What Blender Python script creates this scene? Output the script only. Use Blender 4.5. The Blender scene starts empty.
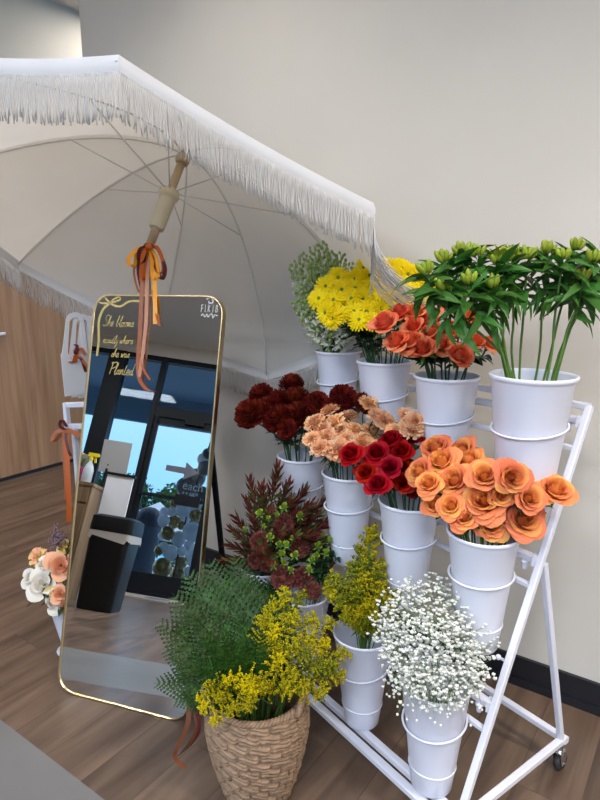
import bpy, math, random
from math import sin, cos, pi, radians, sqrt, atan2
from mathutils import Vector, Matrix, Quaternion
V = Vector
sc = bpy.context.scene
col = sc.collection
RND = random.Random(7)

# ------------------------------------------------------------------ camera
YAW = radians(35.1); PITCH = radians(11.5)
CAM = V((0, 0, 1.5))
cam_d = bpy.data.cameras.new('camera'); cam = bpy.data.objects.new('camera', cam_d); col.objects.link(cam)
cam.location = CAM; cam.rotation_euler = (pi/2 - PITCH, 0, YAW)
cam_d.sensor_fit = 'VERTICAL'; cam_d.sensor_height = 24; cam_d.lens = 18; cam_d.clip_start = .02; cam_d.clip_end = 200
sc.camera = cam

# ------------------------------------------------------------------ world, exposure, shop lamps and added fill panels
sc.view_settings.view_transform = 'Standard'; sc.view_settings.look = 'None'
sc.view_settings.gamma = 1; sc.view_settings.use_curve_mapping = False
sc.view_settings.exposure = 0.27
sc.cycles.use_denoising = True
sc.cycles.max_bounces = 8; sc.cycles.diffuse_bounces = 4; sc.cycles.glossy_bounces = 4
sc.cycles.transmission_bounces = 4; sc.cycles.transparent_max_bounces = 8
sc.cycles.sample_clamp_indirect = 6
wd = bpy.data.worlds.new('sky'); sc.world = wd; wd.use_nodes = True
nt = wd.node_tree; bg = nt.nodes['Background']
tc = nt.nodes.new('ShaderNodeTexCoord'); sp = nt.nodes.new('ShaderNodeSeparateXYZ'); cr = nt.nodes.new('ShaderNodeValToRGB')
nt.links.new(tc.outputs['Generated'], sp.inputs[0]); nt.links.new(sp.outputs['Z'], cr.inputs[0]); nt.links.new(cr.outputs[0], bg.inputs[0])
cr.color_ramp.elements[0].position = 0.0; cr.color_ramp.elements[0].color = (.20, .48, .74, 1)
cr.color_ramp.elements[1].position = .5; cr.color_ramp.elements[1].color = (.62, .70, .85, 1)
bg.inputs[1].default_value = 2.3

def area_light(name, loc, rot, sx, sy, power, color, portal=False):
    d = bpy.data.lights.new(name, 'AREA'); d.shape = 'RECTANGLE'; d.size = sx; d.size_y = sy
    d.energy = power; d.color = color
    if portal: d.cycles.is_portal = True
    o = bpy.data.objects.new(name, d); col.objects.link(o); o.location = loc; o.rotation_euler = rot
    return o
# portals only guide the sampling of the sky through the shop front
area_light('window_portal', (-5.6, -4.72, 1.7), (pi/2, 0, 0), 2.6, 3.2, 1, (1, 1, 1), True)
area_light('window_portal', (-2.0, -4.72, 1.7), (pi/2, 0, 0), 4.1, 3.2, 1, (1, 1, 1), True)
area_light('window_portal', (2.2, -4.72, 1.7), (pi/2, 0, 0), 3.6, 3.2, 1, (1, 1, 1), True)
WARM = (1.0, .91, .80); COOL = (.80, .88, 1.0)
LAMPS = [(.15, .75, 95), (1.5, .70, 230), (2.9, .5, 80), (-1.7, 1.2, 50), (-3.5, .9, 70)]      # warm recessed cans: x, y, watts; one added to brighten the umbrella canopy
FILL_PANELS = [(-2.2, -1.6, 60), (.3, -1.6, 80), (2.6, -1.6, 50), (-4.6, -1.8, 50), (-1.0, -3.6, 60), (1.6, -3.6, 60), (-3.5, 3.5, 24)]      # unseen ceiling panels added to brighten the shop

# ------------------------------------------------------------------ helpers
def cf(x, y, z=0.0):                      # camera-heading frame -> room frame
    return V((x*cos(YAW) - y*sin(YAW), x*sin(YAW) + y*cos(YAW), z))
_F = V((-sin(YAW)*cos(PITCH), cos(YAW)*cos(PITCH), -sin(PITCH)))
_R = V((cos(YAW), sin(YAW), 0)); _U = _R.cross(_F)
def at(px, py, dep):                      # point of the place seen at that spot of the photo, dep metres deep
    return CAM + dep*(_F + (px-300)/600*_R + (400-py)/600*_U)
def pix(P):
    q = P - CAM; z = q.dot(_F); return 300+600*q.dot(_R)/z, 400-600*q.dot(_U)/z, z
def onpl(px, py, P, n):
    d = at(px, py, 1) - CAM; return CAM + d*((P-CAM).dot(n)/d.dot(n))

class MB:
    def __init__(s): s.v = []; s.f = []; s.m = []
    def add(s, vs, fs, mi=0):
        b = len(s.v); s.v += [V(p) for p in vs]; s.f += [tuple(b+i for i in f) for f in fs]; s.m += [mi]*len(fs)
        return s
    def box(s, c, size, M=None, mi=0):
        x, y, z = size[0]/2, size[1]/2, size[2]/2; M = M or Matrix.Identity(3); c = V(c)
        vs = [c + M @ V(p) for p in ((-x,-y,-z),(x,-y,-z),(x,y,-z),(-x,y,-z),(-x,-y,z),(x,-y,z),(x,y,z),(-x,y,z))]
        return s.add(vs, [(0,3,2,1),(4,5,6,7),(0,1,5,4),(1,2,6,5),(2,3,7,6),(3,0,4,7)], mi)
    def bar(s, a, b, w, h, side=None, mi=0, ch=.15):     # square tube with chamfered edges from a to b
        a = V(a); b = V(b); t = (b-a).normalized(); side = V(side) if side else V((0, 0, 1)).cross(t)
        if side.length < 1e-4: side = V((1, 0, 0))
        side = (side - t*side.dot(t)).normalized(); up = t.cross(side); c = ch*min(w, h)
        prof = [(-w/2+c,-h/2),(w/2-c,-h/2),(w/2,-h/2+c),(w/2,h/2-c),(w/2-c,h/2),(-w/2+c,h/2),(-w/2,h/2-c),(-w/2,-h/2+c)]
        vs = [p + side*x + up*y for p in (a, b) for x, y in prof]
        fs = [(i, (i+1) % 8, 8+(i+1) % 8, 8+i) for i in range(8)] + [tuple(range(7, -1, -1)), tuple(range(8, 16))]
        return s.add(vs, fs, mi)
    def tube(s, pts, r, n=8, mi=0, closed=False, cap=True):
        pts = [V(p) for p in pts]; N = len(pts); rr = r if isinstance(r, (list, tuple)) else [r]*N
        up = None; rings = []
        for i, p in enumerate(pts):
            if closed: t = pts[(i+1) % N]-pts[i-1]
            else: t = pts[min(i+1, N-1)]-pts[max(i-1, 0)]
            t = t.normalized() if t.length > 1e-9 else V((0, 0, 1))
            if up is None: up = t.orthogonal().normalized()
            up = up - t*up.dot(t); up = up.normalized() if up.length > 1e-6 else t.orthogonal().normalized()
            w = t.cross(up)
            rings.append([p + (up*cos(2*pi*k/n) + w*sin(2*pi*k/n))*rr[i] for k in range(n)])
        vs = [q for g in rings for q in g]; fs = []
        for i in range(N if closed else N-1):
            j = (i+1) % N
            fs += [(i*n+k, i*n+(k+1) % n, j*n+(k+1) % n, j*n+k) for k in range(n)]
        if cap and not closed: fs += [tuple(range(n-1, -1, -1)), tuple((N-1)*n+k for k in range(n))]
        return s.add(vs, fs, mi)
    def lathe(s, prof, n=32, c=(0, 0, 0), M=None, mi=0):
        c = V(c); M = M or Matrix.Identity(3)
        vs = [c + M @ V((r*cos(2*pi*k/n), r*sin(2*pi*k/n), z)) for r, z in prof for k in range(n)]
        fs = [(i*n+k, i*n+(k+1) % n, (i+1)*n+(k+1) % n, (i+1)*n+k) for i in range(len(prof)-1) for k in range(n)]
        return s.add(vs, fs, mi)
    def ball(s, c, r, n=8, m=6, mi=0, sq=(1, 1, 1), M=None):
        pr = [(r*sin(pi*i/m)+1e-5, -r*cos(pi*i/m)) for i in range(m+1)]; b = len(s.v)
        s.lathe(pr, n, (0, 0, 0), None, mi); c = V(c)
        for i in range(b, len(s.v)):
            q = V((s.v[i].x*sq[0], s.v[i].y*sq[1], s.v[i].z*sq[2])); s.v[i] = c + (M @ q if M else q)
        return s
    def grid(s, P, nu, nv, mi=0):            # P(i, j) -> point
        vs = [P(i, j) for i in range(nu+1) for j in range(nv+1)]; k = nv+1
        return s.add(vs, [(i*k+j, (i+1)*k+j, (i+1)*k+j+1, i*k+j+1) for i in range(nu) for j in range(nv)], mi)
    def strip(s, pts, w, wd, mi=0):
        pts = [V(p) for p in pts]; N = len(pts)
        W = w if isinstance(w, (list, tuple)) else [w]*N; D = wd if isinstance(wd, list) else [V(wd)]*N
        vs = []
        for p, a, d in zip(pts, W, D): vs += [p - d*a/2, p + d*a/2]
        return s.add(vs, [(2*i, 2*i+1, 2*i+3, 2*i+2) for i in range(N-1)], mi)
    def mesh(s, name, mats, org=(0, 0, 0), smooth=True):
        org = V(org); me = bpy.data.meshes.new(name)
        me.from_pydata([tuple(p-org) for p in s.v], [], s.f)
        for m in (mats if isinstance(mats, (list, tuple)) else [mats]): me.materials.append(m)
        if any(s.m): me.polygons.foreach_set('material_index', s.m)
        if smooth: me.polygons.foreach_set('use_smooth', [True]*len(s.f))
        me.update(); return me
def lo(o):                                     # world origin of an unrotated thing or part
    p = V(o.location)
    while o.parent: o = o.parent; p += V(o.location)
    return p
def tag(o, label=None, cat=None, group=None, kind=None):
    if label: o['label'] = label
    if cat: o['category'] = cat
    if group: o['group'] = group
    if kind: o['kind'] = kind
    return o
def thing(name, label, cat, loc=(0, 0, 0), group=None):
    o = bpy.data.objects.new(name, None); o.empty_display_size = .05; col.objects.link(o); o.location = V(loc)
    return tag(o, label, cat, group)
def obj(name, mb, mats, parent=None, loc=None, smooth=True, label=None):   # mb in world coordinates
    if loc is None: loc = lo(parent) if parent else V((0, 0, 0))
    me = mb.mesh(name, mats, loc, smooth) if isinstance(mb, MB) else mb
    o = bpy.data.objects.new(name, me); col.objects.link(o)
    if parent: o.parent = parent; o.location = V(loc) - lo(parent)
    else: o.location = V(loc)
    if label: o['label'] = label
    return o
def inst(name, me, parent, loc, quat=None, scale=1.0, label=None):         # a copy that shares its mesh; loc in world
    o = bpy.data.objects.new(name, me); col.objects.link(o); o.parent = parent; o.location = V(loc) - lo(parent)
    if quat: o.rotation_mode = 'QUATERNION'; o.rotation_quaternion = quat
    o.scale = (scale,)*3 if not isinstance(scale, (tuple, list)) else scale
    if label: o['label'] = label
    return o
def struct(name, mb, mats, smooth=False):
    return tag(obj(name, mb, mats, smooth=smooth), kind='structure')
def autosmooth(o, deg=35):
    o.data.set_sharp_from_angle(angle=radians(deg)); return o
def quat_to(d, spin=0.0):
    return V(d).normalized().to_track_quat('Z', 'Y') @ Quaternion((0, 0, 1), spin)
def bez(p0, p1, p2, n=8):
    return [(1-t)**2*V(p0) + 2*t*(1-t)*V(p1) + t*t*V(p2) for t in (i/n for i in range(n+1))]
def smooth_path(pts, n=5):
    pts = [V(p) for p in pts]; P = [2*pts[0]-pts[1]] + pts + [2*pts[-1]-pts[-2]]; out = []
    for i in range(1, len(P)-2):
        for k in range(n):
            t = k/n; a, b, c, d = P[i-1], P[i], P[i+1], P[i+2]
            out.append(.5*((2*b) + (c-a)*t + (2*a-5*b+4*c-d)*t*t + (3*b-a-3*c+d)*t**3))
    return out + [pts[-1]]

# ------------------------------------------------------------------ materials
def mat(name, color, rough=.5, metal=0.0, trans=0.0, var=0.0, nscale=30, bump=0.0, sss=0.0, spec=.5, objvar=0.0, sheen=0.0):
    m = bpy.data.materials.new(name); m.use_nodes = True; nt = m.node_tree; N = nt.nodes; L = nt.links
    b = N['Principled BSDF']; b.inputs['Base Color'].default_value = (*color, 1); b.inputs['Roughness'].default_value = rough
    b.inputs['Metallic'].default_value = metal; b.inputs['Specular IOR Level'].default_value = spec
    if sheen: b.inputs['Sheen Weight'].default_value = sheen
    src = None
    if var or bump:
        tc = N.new('ShaderNodeTexCoord'); no = N.new('ShaderNodeTexNoise'); no.inputs['Scale'].default_value = nscale; no.inputs['Detail'].default_value = 4
        L.new(tc.outputs['Object'], no.inputs['Vector'])
        if var:
            mp = N.new('ShaderNodeMapRange'); mp.inputs[1].default_value = .3; mp.inputs[2].default_value = .7
            mp.inputs[3].default_value = 1-var; mp.inputs[4].default_value = 1+var
            L.new(no.outputs['Fac'], mp.inputs[0])
            hs = N.new('ShaderNodeHueSaturation'); hs.inputs['Color'].default_value = (*color, 1); L.new(mp.outputs[0], hs.inputs['Value']); src = hs
        if bump:
            bp = N.new('ShaderNodeBump'); bp.inputs['Strength'].default_value = bump; bp.inputs['Distance'].default_value = .01
            L.new(no.outputs['Fac'], bp.inputs['Height']); L.new(bp.outputs[0], b.inputs['Normal'])
    if objvar:
        oi = N.new('ShaderNodeObjectInfo'); m2 = N.new('ShaderNodeMapRange'); m2.inputs[3].default_value = .5-.022*objvar; m2.inputs[4].default_value = .5+.022*objvar
        m3 = N.new('ShaderNodeMapRange'); m3.inputs[3].default_value = 1-.25*objvar; m3.inputs[4].default_value = 1+.25*objvar
        L.new(oi.outputs['Random'], m2.inputs[0]); L.new(oi.outputs['Random'], m3.inputs[0])
        h2 = N.new('ShaderNodeHueSaturation'); h2.inputs['Color'].default_value = (*color, 1)
        if src: L.new(src.outputs[0], h2.inputs['Color'])
        L.new(m2.outputs[0], h2.inputs['Hue']); L.new(m3.outputs[0], h2.inputs['Value']); src = h2
    if src: L.new(src.outputs[0], b.inputs['Base Color'])
    if trans:
        tb = N.new('ShaderNodeBsdfTranslucent'); tb.inputs[0].default_value = (*color, 1)
        if src: L.new(src.outputs[0], tb.inputs[0])
        mx = N.new('ShaderNodeMixShader'); mx.inputs[0].default_value = trans
        L.new(b.outputs[0], mx.inputs[1]); L.new(tb.outputs[0], mx.inputs[2]); L.new(mx.outputs[0], N['Material Output'].inputs[0])
    return m
def wood_mat(name, c1, c2, scale=(1, 1, 1), rough=.5, planks=None, bump=.05):
    m = bpy.data.materials.new(name); m.use_nodes = True; nt = m.node_tree; N = nt.nodes; L = nt.links; b = N['Principled BSDF']
    tc = N.new('ShaderNodeTexCoord'); mp = N.new('ShaderNodeMapping'); mp.inputs['Scale'].default_value = scale
    L.new(tc.outputs['Object'], mp.inputs[0])
    n1 = N.new('ShaderNodeTexNoise'); n1.inputs['Scale'].default_value = 1; n1.inputs['Detail'].default_value = 8; n1.inputs['Distortion'].default_value = .6
    L.new(mp.outputs[0], n1.inputs['Vector'])
    r = N.new('ShaderNodeValToRGB'); r.color_ramp.elements[0].position = .3; r.color_ramp.elements[1].position = .7
    r.color_ramp.elements[0].color = (*c1, 1); r.color_ramp.elements[1].color = (*c2, 1); L.new(n1.outputs['Fac'], r.inputs[0])
    out = r.outputs[0]
    if planks:
        mp2 = N.new('ShaderNodeMapping'); mp2.inputs['Rotation'].default_value = (0, 0, pi/2); L.new(tc.outputs['Object'], mp2.inputs[0])
        br = N.new('ShaderNodeTexBrick'); br.offset = .37; br.inputs['Scale'].default_value = 1; br.inputs['Mortar Size'].default_value = .0012
        br.inputs['Brick Width'].default_value = planks[0]; br.inputs['Row Height'].default_value = planks[1]
        br.inputs['Color1'].default_value = (.82, .82, .82, 1); br.inputs['Color2'].default_value = (1.1, 1.07, 1.05, 1); br.inputs['Mortar'].default_value = (.45, .42, .4, 1)
        L.new(mp2.outputs[0], br.inputs['Vector'])
        mm = N.new('ShaderNodeMixRGB'); mm.blend_type = 'MULTIPLY'; mm.inputs[0].default_value = 1
        L.new(r.outputs[0], mm.inputs[1]); L.new(br.outputs['Color'], mm.inputs[2]); out = mm.outputs[0]
        # each plank shifts the grain
        ad = N.new('ShaderNodeVectorMath'); ad.operation = 'MULTIPLY_ADD'; ad.inputs[1].default_value = (9, 9, 9)
        L.new(br.outputs['Color'], ad.inputs[0]); L.new(mp.outputs[0], ad.inputs[2]); L.new(ad.outputs[0], n1.inputs['Vector'])
    L.new(out, b.inputs['Base Color']); b.inputs['Roughness'].default_value = rough
    bp = N.new('ShaderNodeBump'); bp.inputs['Strength'].default_value = bump; bp.inputs['Distance'].default_value = .005
    L.new(n1.outputs['Fac'], bp.inputs['Height']); L.new(bp.outputs[0], b.inputs['Normal'])
    return m
def glass_mat(name, tint, refl=.08):
    m = bpy.data.materials.new(name); m.use_nodes = True; nt = m.node_tree; N = nt.nodes; L = nt.links
    t = N.new('ShaderNodeBsdfTransparent'); t.inputs[0].default_value = (*tint, 1); g = N.new('ShaderNodeBsdfGlossy'); g.inputs['Roughness'].default_value = .02
    fr = N.new('ShaderNodeFresnel'); fr.inputs[0].default_value = 1.45
    mx = N.new('ShaderNodeMixShader'); L.new(fr.outputs[0], mx.inputs[0]); L.new(t.outputs[0], mx.inputs[1]); L.new(g.outputs[0], mx.inputs[2])
    L.new(mx.outputs[0], N['Material Output'].inputs[0]); return m
def emit(name, c, s):
    m = bpy.data.materials.new(name); m.use_nodes = True; b = m.node_tree.nodes['Principled BSDF']
    b.inputs['Base Color'].default_value = (*c, 1); b.inputs['Emission Color'].default_value = (*c, 1); b.inputs['Emission Strength'].default_value = s; return m

M_wall = mat('warm_white_plaster', (.60, .565, .51), .75, var=.02, nscale=3, bump=.04)
M_ceil = mat('ceiling_paint', (.66, .64, .60), .8)
M_floor = wood_mat('oak_vinyl_planks', (.075, .047, .033), (.185, .125, .088), (16, 1.6, 8), .29, planks=(1.2, .18))
M_tile = mat('grey_tile', (.155, .15, .147), .35, var=.08, nscale=2.5, bump=.03)
M_wood = wood_mat('oak_wall_panel', (.32, .16, .078), (.51, .29, .165), (22, 22, 1.3), .5)
M_cabw = wood_mat('cabinet_oak', (.16, .095, .045), (.30, .19, .10), (20, 20, 1.5), .45)
M_black = mat('black_vinyl_base', (.012, .013, .018), .35)
M_frame = mat('black_aluminium', (.006, .007, .009), .45, spec=.25)
M_glass = glass_mat('tinted_glass', (.72, .80, .85))
M_white = mat('white_powder_coat', (.74, .75, .84), .30)
M_bucket = mat('white_plastic', (.74, .755, .86), .30, var=.015, nscale=6)
M_chrome = mat('chrome', (.6, .6, .6), .2, metal=1)
M_rubber = mat('caster_rubber', (.03, .03, .03), .6)
M_gold = mat('brushed_gold', (.78, .60, .33), .28, metal=1)
M_goldvinyl = mat('gold_vinyl', (.50, .38, .13), .4, metal=.3)
M_whitevinyl = mat('white_vinyl', (.85, .85, .82), .5, trans=.5)
M_mirror = mat('mirror_silver', (.86, .88, .88), .0, metal=1)
M_canvas = mat('umbrella_canvas', (.82, .80, .77), .7, trans=.45, var=.03, nscale=4, bump=.06)
M_valance = mat('valance_canvas', (.72, .71, .72), .7, trans=.1, bump=.06)
M_fringe = mat('cotton_fringe', (.70, .68, .66), .8, trans=.10)
M_pole = wood_mat('light_wood_pole', (.42, .30, .17), (.56, .42, .26), (30, 30, 3), .5)
M_cream = mat('cream_plastic', (.66, .58, .40), .45)
M_rib = mat('grey_steel_rib', (.68, .67, .64), .4)
M_stem = mat('stem_green', (.10, .20, .04), .55, var=.2, nscale=20, trans=.1, spec=.25)
M_stemdk = mat('dusky_stem_green', (.035, .085, .035), .55, var=.2, nscale=20, spec=.25)
M_leaf = mat('leaf_green', (.045, .14, .022), .38, trans=.2, var=.25, nscale=25, objvar=.6, spec=.25)
M_leafdk = mat('rose_leaf', (.018, .055, .022), .38, trans=.12, var=.2, nscale=25, objvar=.5, spec=.25)
M_fern = mat('fern_green', (.019, .056, .008), .45, trans=.12, var=.35, nscale=9, objvar=.7, spec=.25)
M_petal_or = mat('orange_petal', (.87, .37, .11), .5, trans=.22, var=.14, nscale=16, objvar=.35, spec=.12)
M_petal_or2 = mat('coral_orange_petal', (.82, .245, .105), .5, trans=.2, var=.16, nscale=16, objvar=.35, spec=.12)
M_petal_co = mat('coral_red_petal', (.88, .17, .075), .5, trans=.2, var=.15, nscale=16, objvar=.3, spec=.12)
M_petal_co2 = mat('salmon_petal', (.88, .27, .13), .5, trans=.2, var=.15, nscale=16, objvar=.3, spec=.12)
M_petal_re = mat('red_petal', (.33, .003, .006), .45, trans=.08, var=.15, nscale=16, objvar=.3, spec=.12)
M_petal_re2 = mat('deep_red_petal', (.20, .002, .004), .42, trans=.1, var=.15, nscale=16, objvar=.3, spec=.12)
M_carn = mat('peach_petal', (.93, .49, .24), .55, trans=.2, var=.18, nscale=25, objvar=.4, spec=.12)
M_carn2 = mat('pale_peach_petal', (.93, .62, .37), .55, trans=.2, var=.15, nscale=25, objvar=.4, spec=.12)
M_mum = mat('maroon_petal', (.13, .010, .009), .5, trans=.12, var=.3, nscale=20, objvar=.3, spec=.12)
M_mum2 = mat('rust_petal', (.23, .030, .012), .5, trans=.12, var=.3, nscale=20, objvar=.3, spec=.12)
M_yel = mat('yellow_petal', (.93, .74, .01), .5, trans=.25, var=.06, nscale=25, objvar=.2, spec=.12)
M_ycen = mat('green_disc', (.16, .22, .02), .7, bump=.5, nscale=300)
M_bud = mat('lime_bud', (.30, .38, .035), .45, trans=.2, var=.25, nscale=45, objvar=.3, spec=.25)
M_stockw = mat('white_floret', (.82, .84, .70), .6, trans=.25, spec=.12)
M_stockg = mat('pale_green_bud', (.42, .56, .20), .55, trans=.2, spec=.12)
M_sol = mat('goldenrod_yellow', (.52, .43, .008), .6, trans=.25, var=.15, nscale=60, objvar=.2, spec=.12)
M_sol2 = mat('goldenrod_olive', (.17, .20, .012), .6, trans=.2, var=.2, nscale=60, objvar=.2, spec=.12)
M_solbr = mat('bright_goldenrod', (.74, .60, .006), .6, trans=.25, var=.1, nscale=60, spec=.12)
M_gyp = mat('gypsophila_white', (.84, .85, .80), .7, trans=.2, spec=.12)
M_gypst = mat('gypsophila_stem', (.22, .30, .15), .6, spec=.12)
M_leuc = mat('maroon_strap_leaf', (.14, .035, .025), .45, trans=.12, var=.5, nscale=12, objvar=.6, spec=.12)
M_leuc2 = mat('bronze_green_leaf', (.10, .12, .035), .45, trans=.12, var=.3, nscale=12, objvar=.6, spec=.12)
M_prot = mat('dusky_pink_bract', (.22, .07, .06), .55, trans=.1, var=.25, nscale=30, objvar=.3, spec=.12)
M_prot2 = mat('mauve_bract', (.13, .035, .03), .55, trans=.1, var=.25, nscale=30, objvar=.3, spec=.12)
M_lis = mat('green_rosette', (.30, .42, .045), .45, trans=.2, var=.15, nscale=30, objvar=.4, spec=.12)
M_basket = mat('seagrass', (.26, .165, .10), .7, var=.22, nscale=55, bump=.5)
M_sat_o = mat('orange_satin', (.52, .105, .014), .42, spec=.35)
M_sat_y = mat('golden_orange_satin', (.90, .36, .02), .42, spec=.35)
M_sat_c = mat('copper_satin', (.36, .105, .04), .42, spec=.35)
M_sat_p = mat('peach_satin', (.50, .22, .12), .42, spec=.35)
M_sat_m = mat('maroon_satin', (.09, .012, .014), .42, spec=.35)
M_paper = mat('white_card', (.72, .71, .72), .7)
M_peach = mat('silk_peach_petal', (.86, .46, .28), .6, trans=.15, var=.12, nscale=30, spec=.12)
M_cream_p = mat('silk_ivory_petal', (.78, .74, .66), .6, trans=.15, var=.05, nscale=30, spec=.12)
M_butter = mat('silk_butter_petal', (.78, .58, .22), .6, trans=.15, var=.1, nscale=30, spec=.12)
M_mauve = mat('silk_mauve', (.20, .12, .15), .7)

# ------------------------------------------------------------------ the room
CX = -2.867           # outer corner of the back wall
# one floor slab, tiled strip between two fields of planks
mb = MB()
for (y0, y1, mi) in ((-4.8, .15, 0), (.15, .89, 1), (.89, 7.0, 0)): mb.box((-2, (y0+y1)/2, -.05), (12, y1-y0, .1), mi=mi)
struct('floor', mb, [M_floor, M_tile])
struct('ceiling', MB().box((-2, 1.1, 3.55), (12, 11.8, .1)), M_ceil)
struct('wall_back', MB().box(((CX+4)/2, 2.196, 1.75), (4-CX, .14, 3.5)), M_wall)
struct('wall_right', MB().box((4.05, -1.35, 1.75), (.1, 7.2, 3.5)), M_wall)
struct('wall_far', MB().box((-2, 7.05, 1.75), (12, .1, 3.5)), M_wall)
struct('wall_left', MB().box((-8.05, 1.1, 1.75), (.1, 11.8, 3.5)), M_wall)
struct('wall_panelled', MB().box((-4.385, 3.9, 1.30), (.14, 6.2, 2.60)), M_wood)
struct('wall_upper', MB().box((-4.395, 3.9, 3.05), (.14, 6.2, .9)), M_wall)
mb = MB(); mb.box(((CX+4)/2, 2.119, .055), (4-CX, .014, .11)); mb.box(((CX+4)/2, 2.112, .012), (4-CX, .028, .024))
struct('baseboard_back', mb, M_black)
struct('baseboard_left', MB().box((-4.31, 3.9, .012), (.012, 6.2, .024)), M_black)
# shop front
YW = -4.8
mb = MB(); mb.box((-2, YW, 3.4), (12, .14, .2)); struct('wall_front', mb, M_wall)
mullx = [-7.9, -6.1, -4.18, -3.48, -2.42, -1.3, .4, 2.2, 3.9]
def pane_frame(x0, x1, idx, transom=True):
    mb = MB()
    mb.box(((x0+x1)/2, YW, 3.27), (x1-x0, .12, .08)); mb.box(((x0+x1)/2, YW, .06), (x1-x0, .12, .12))
    if transom: mb.box(((x0+x1)/2, YW, 2.485), (x1-x0, .12, .15))
    o = struct('window_%d' % idx, mb, M_frame)
    obj('pane', MB().box(((x0+x1)/2, YW, 1.7), (x1-x0, .008, 3.1)), M_glass, o, smooth=False)
    return o
pane_frame(-7.9, -6.1, 1, False); pane_frame(-6.1, -4.3, 2, False); pane_frame(-4.05, -3.48, 3, False)
pane_frame(-2.42, -1.3, 4); pane_frame(-1.3, .4, 5, False); pane_frame(.4, 2.2, 6, False); pane_frame(2.2, 3.95, 7, False)
mb = MB()
for x, w in ((-7.95, .1), (-6.1, .08), (-4.175, .25), (-1.3, .08), (.4, .08), (2.2, .08), (3.95, .1)): mb.box((x, YW, 1.65), (w, .16, 3.3))
struct('trim_1', mb, M_frame)
# door with push bar
mb = MB(); mb.box((-2.92, YW, 3.27), (1.1, .12, .08)); mb.box((-2.92, YW, 2.485), (1.1, .12, .15))
mb.box((-3.48, YW, 1.65), (.07, .14, 3.3)); mb.box((-2.40, YW, 1.65), (.07, .14, 3.3))
mb.box((-2.94, YW+.01, .02), (1.05, .16, .04))
dr = struct('door_1', mb, M_frame)
mb = MB(); mb.box((-3.41, YW, 1.22), (.08, .05, 2.36)); mb.box((-2.47, YW, 1.22), (.08, .05, 2.36)); mb.box((-2.94, YW, .16), (.9, .05, .24)); mb.box((-2.94, YW, 2.36), (.9, .05, .1))
obj('door_leaf', mb, M_frame, dr, smooth=False)
obj('pane', MB().box((-2.94, YW, 1.3), (.9, .008, 2.05)), M_glass, dr, smooth=False)
obj('transom_pane', MB().box((-2.94, YW, 2.9), (1.0, .008, .7)), M_glass, dr, smooth=False)
mb = MB(); mb.bar((-3.4, YW+.06, 1.30), (-2.48, YW+.06, 1.30), .04, .045); mb.box((-2.72, YW+.065, 1.29), (.34, .08, .14))
obj('push_bar', mb, M_frame, dr, smooth=False)
obj('door_closer', MB().box((-2.85, YW+.05, 2.38), (.28, .06, .06)), M_frame, dr, smooth=False)

def text_mesh(s, size, name, mats, extrude=.0004, sp=1.0):
    c = bpy.data.curves.new(name, 'FONT'); c.body = s; c.size = size; c.align_x = 'CENTER'; c.align_y = 'CENTER'; c.extrude = extrude; c.space_character = sp
    o = bpy.data.objects.new(name, c); col.objects.link(o)
    me = bpy.data.meshes.new_from_object(o.evaluated_get(bpy.context.evaluated_depsgraph_get()))
    bpy.data.objects.remove(o); bpy.data.curves.remove(c)
    me.materials.clear(); me.materials.append(mats); me.name = name; return me
t = obj('lettering', text_mesh('each', .16, 'lettering', M_whitevinyl), None, dr, loc=V((-2.70, YW-.007, 1.50))); t.rotation_euler = (pi/2, 0, 0)
t = obj('lettering', text_mesh('★★★★★', .05, 'lettering', M_whitevinyl), None, dr, loc=V((-2.72, YW-.007, 1.40))); t.rotation_euler = (pi/2, 0, 0)
mb = MB(); y = YW-.007
mb.add([(-3.13, y, 1.75), (-3.13, y, 1.67), (-2.86, y, 1.66), (-2.86, y, 1.58), (-2.66, y, 1.70), (-2.86, y, 1.83), (-2.86, y, 1.75)], [(0, 1, 2, 6), (3, 4, 5)])
mb.add([(p.x, p.y-.003, p.z) for p in mb.v], [(3, 2, 1, 0), (2, 1, 0)] and [])
obj('arrow_sticker', mb, mat('peach_sticker', (.80, .50, .42), .6, trans=.7), dr, smooth=False)

# ceiling lamps: recessed cans
for i, (x, y, e) in enumerate(LAMPS):
    t = thing('recessed_downlight', 'round white recessed ceiling downlight ' + ['above the umbrella and rack', 'above the right end of the rack', 'furthest right along the back wall', 'added over the umbrella to brighten its canopy', 'above the wood panelled wall'][i], 'ceiling light', (x, y, 3.5), 'recessed ceiling downlights')
    obj('trim_ring', MB().lathe([(.075, 3.499), (.10, 3.497), (.10, 3.492), (.073, 3.49), (.07, 3.499)], 28, (x, y, 0)), M_white, t)
    obj('lens', MB().lathe([(.0001, 3.496), (.071, 3.496)], 24, (x, y, 0)), emit('lamp_lens', (1, .9, .75), 3), t)
    d = bpy.data.lights.new('downlight', 'SPOT'); d.energy = e; d.color = WARM; d.spot_size = radians(124); d.spot_blend = .75; d.shadow_soft_size = .09
    o = bpy.data.objects.new('downlight', d); col.objects.link(o); o.location = (x, y, 3.46)

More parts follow.
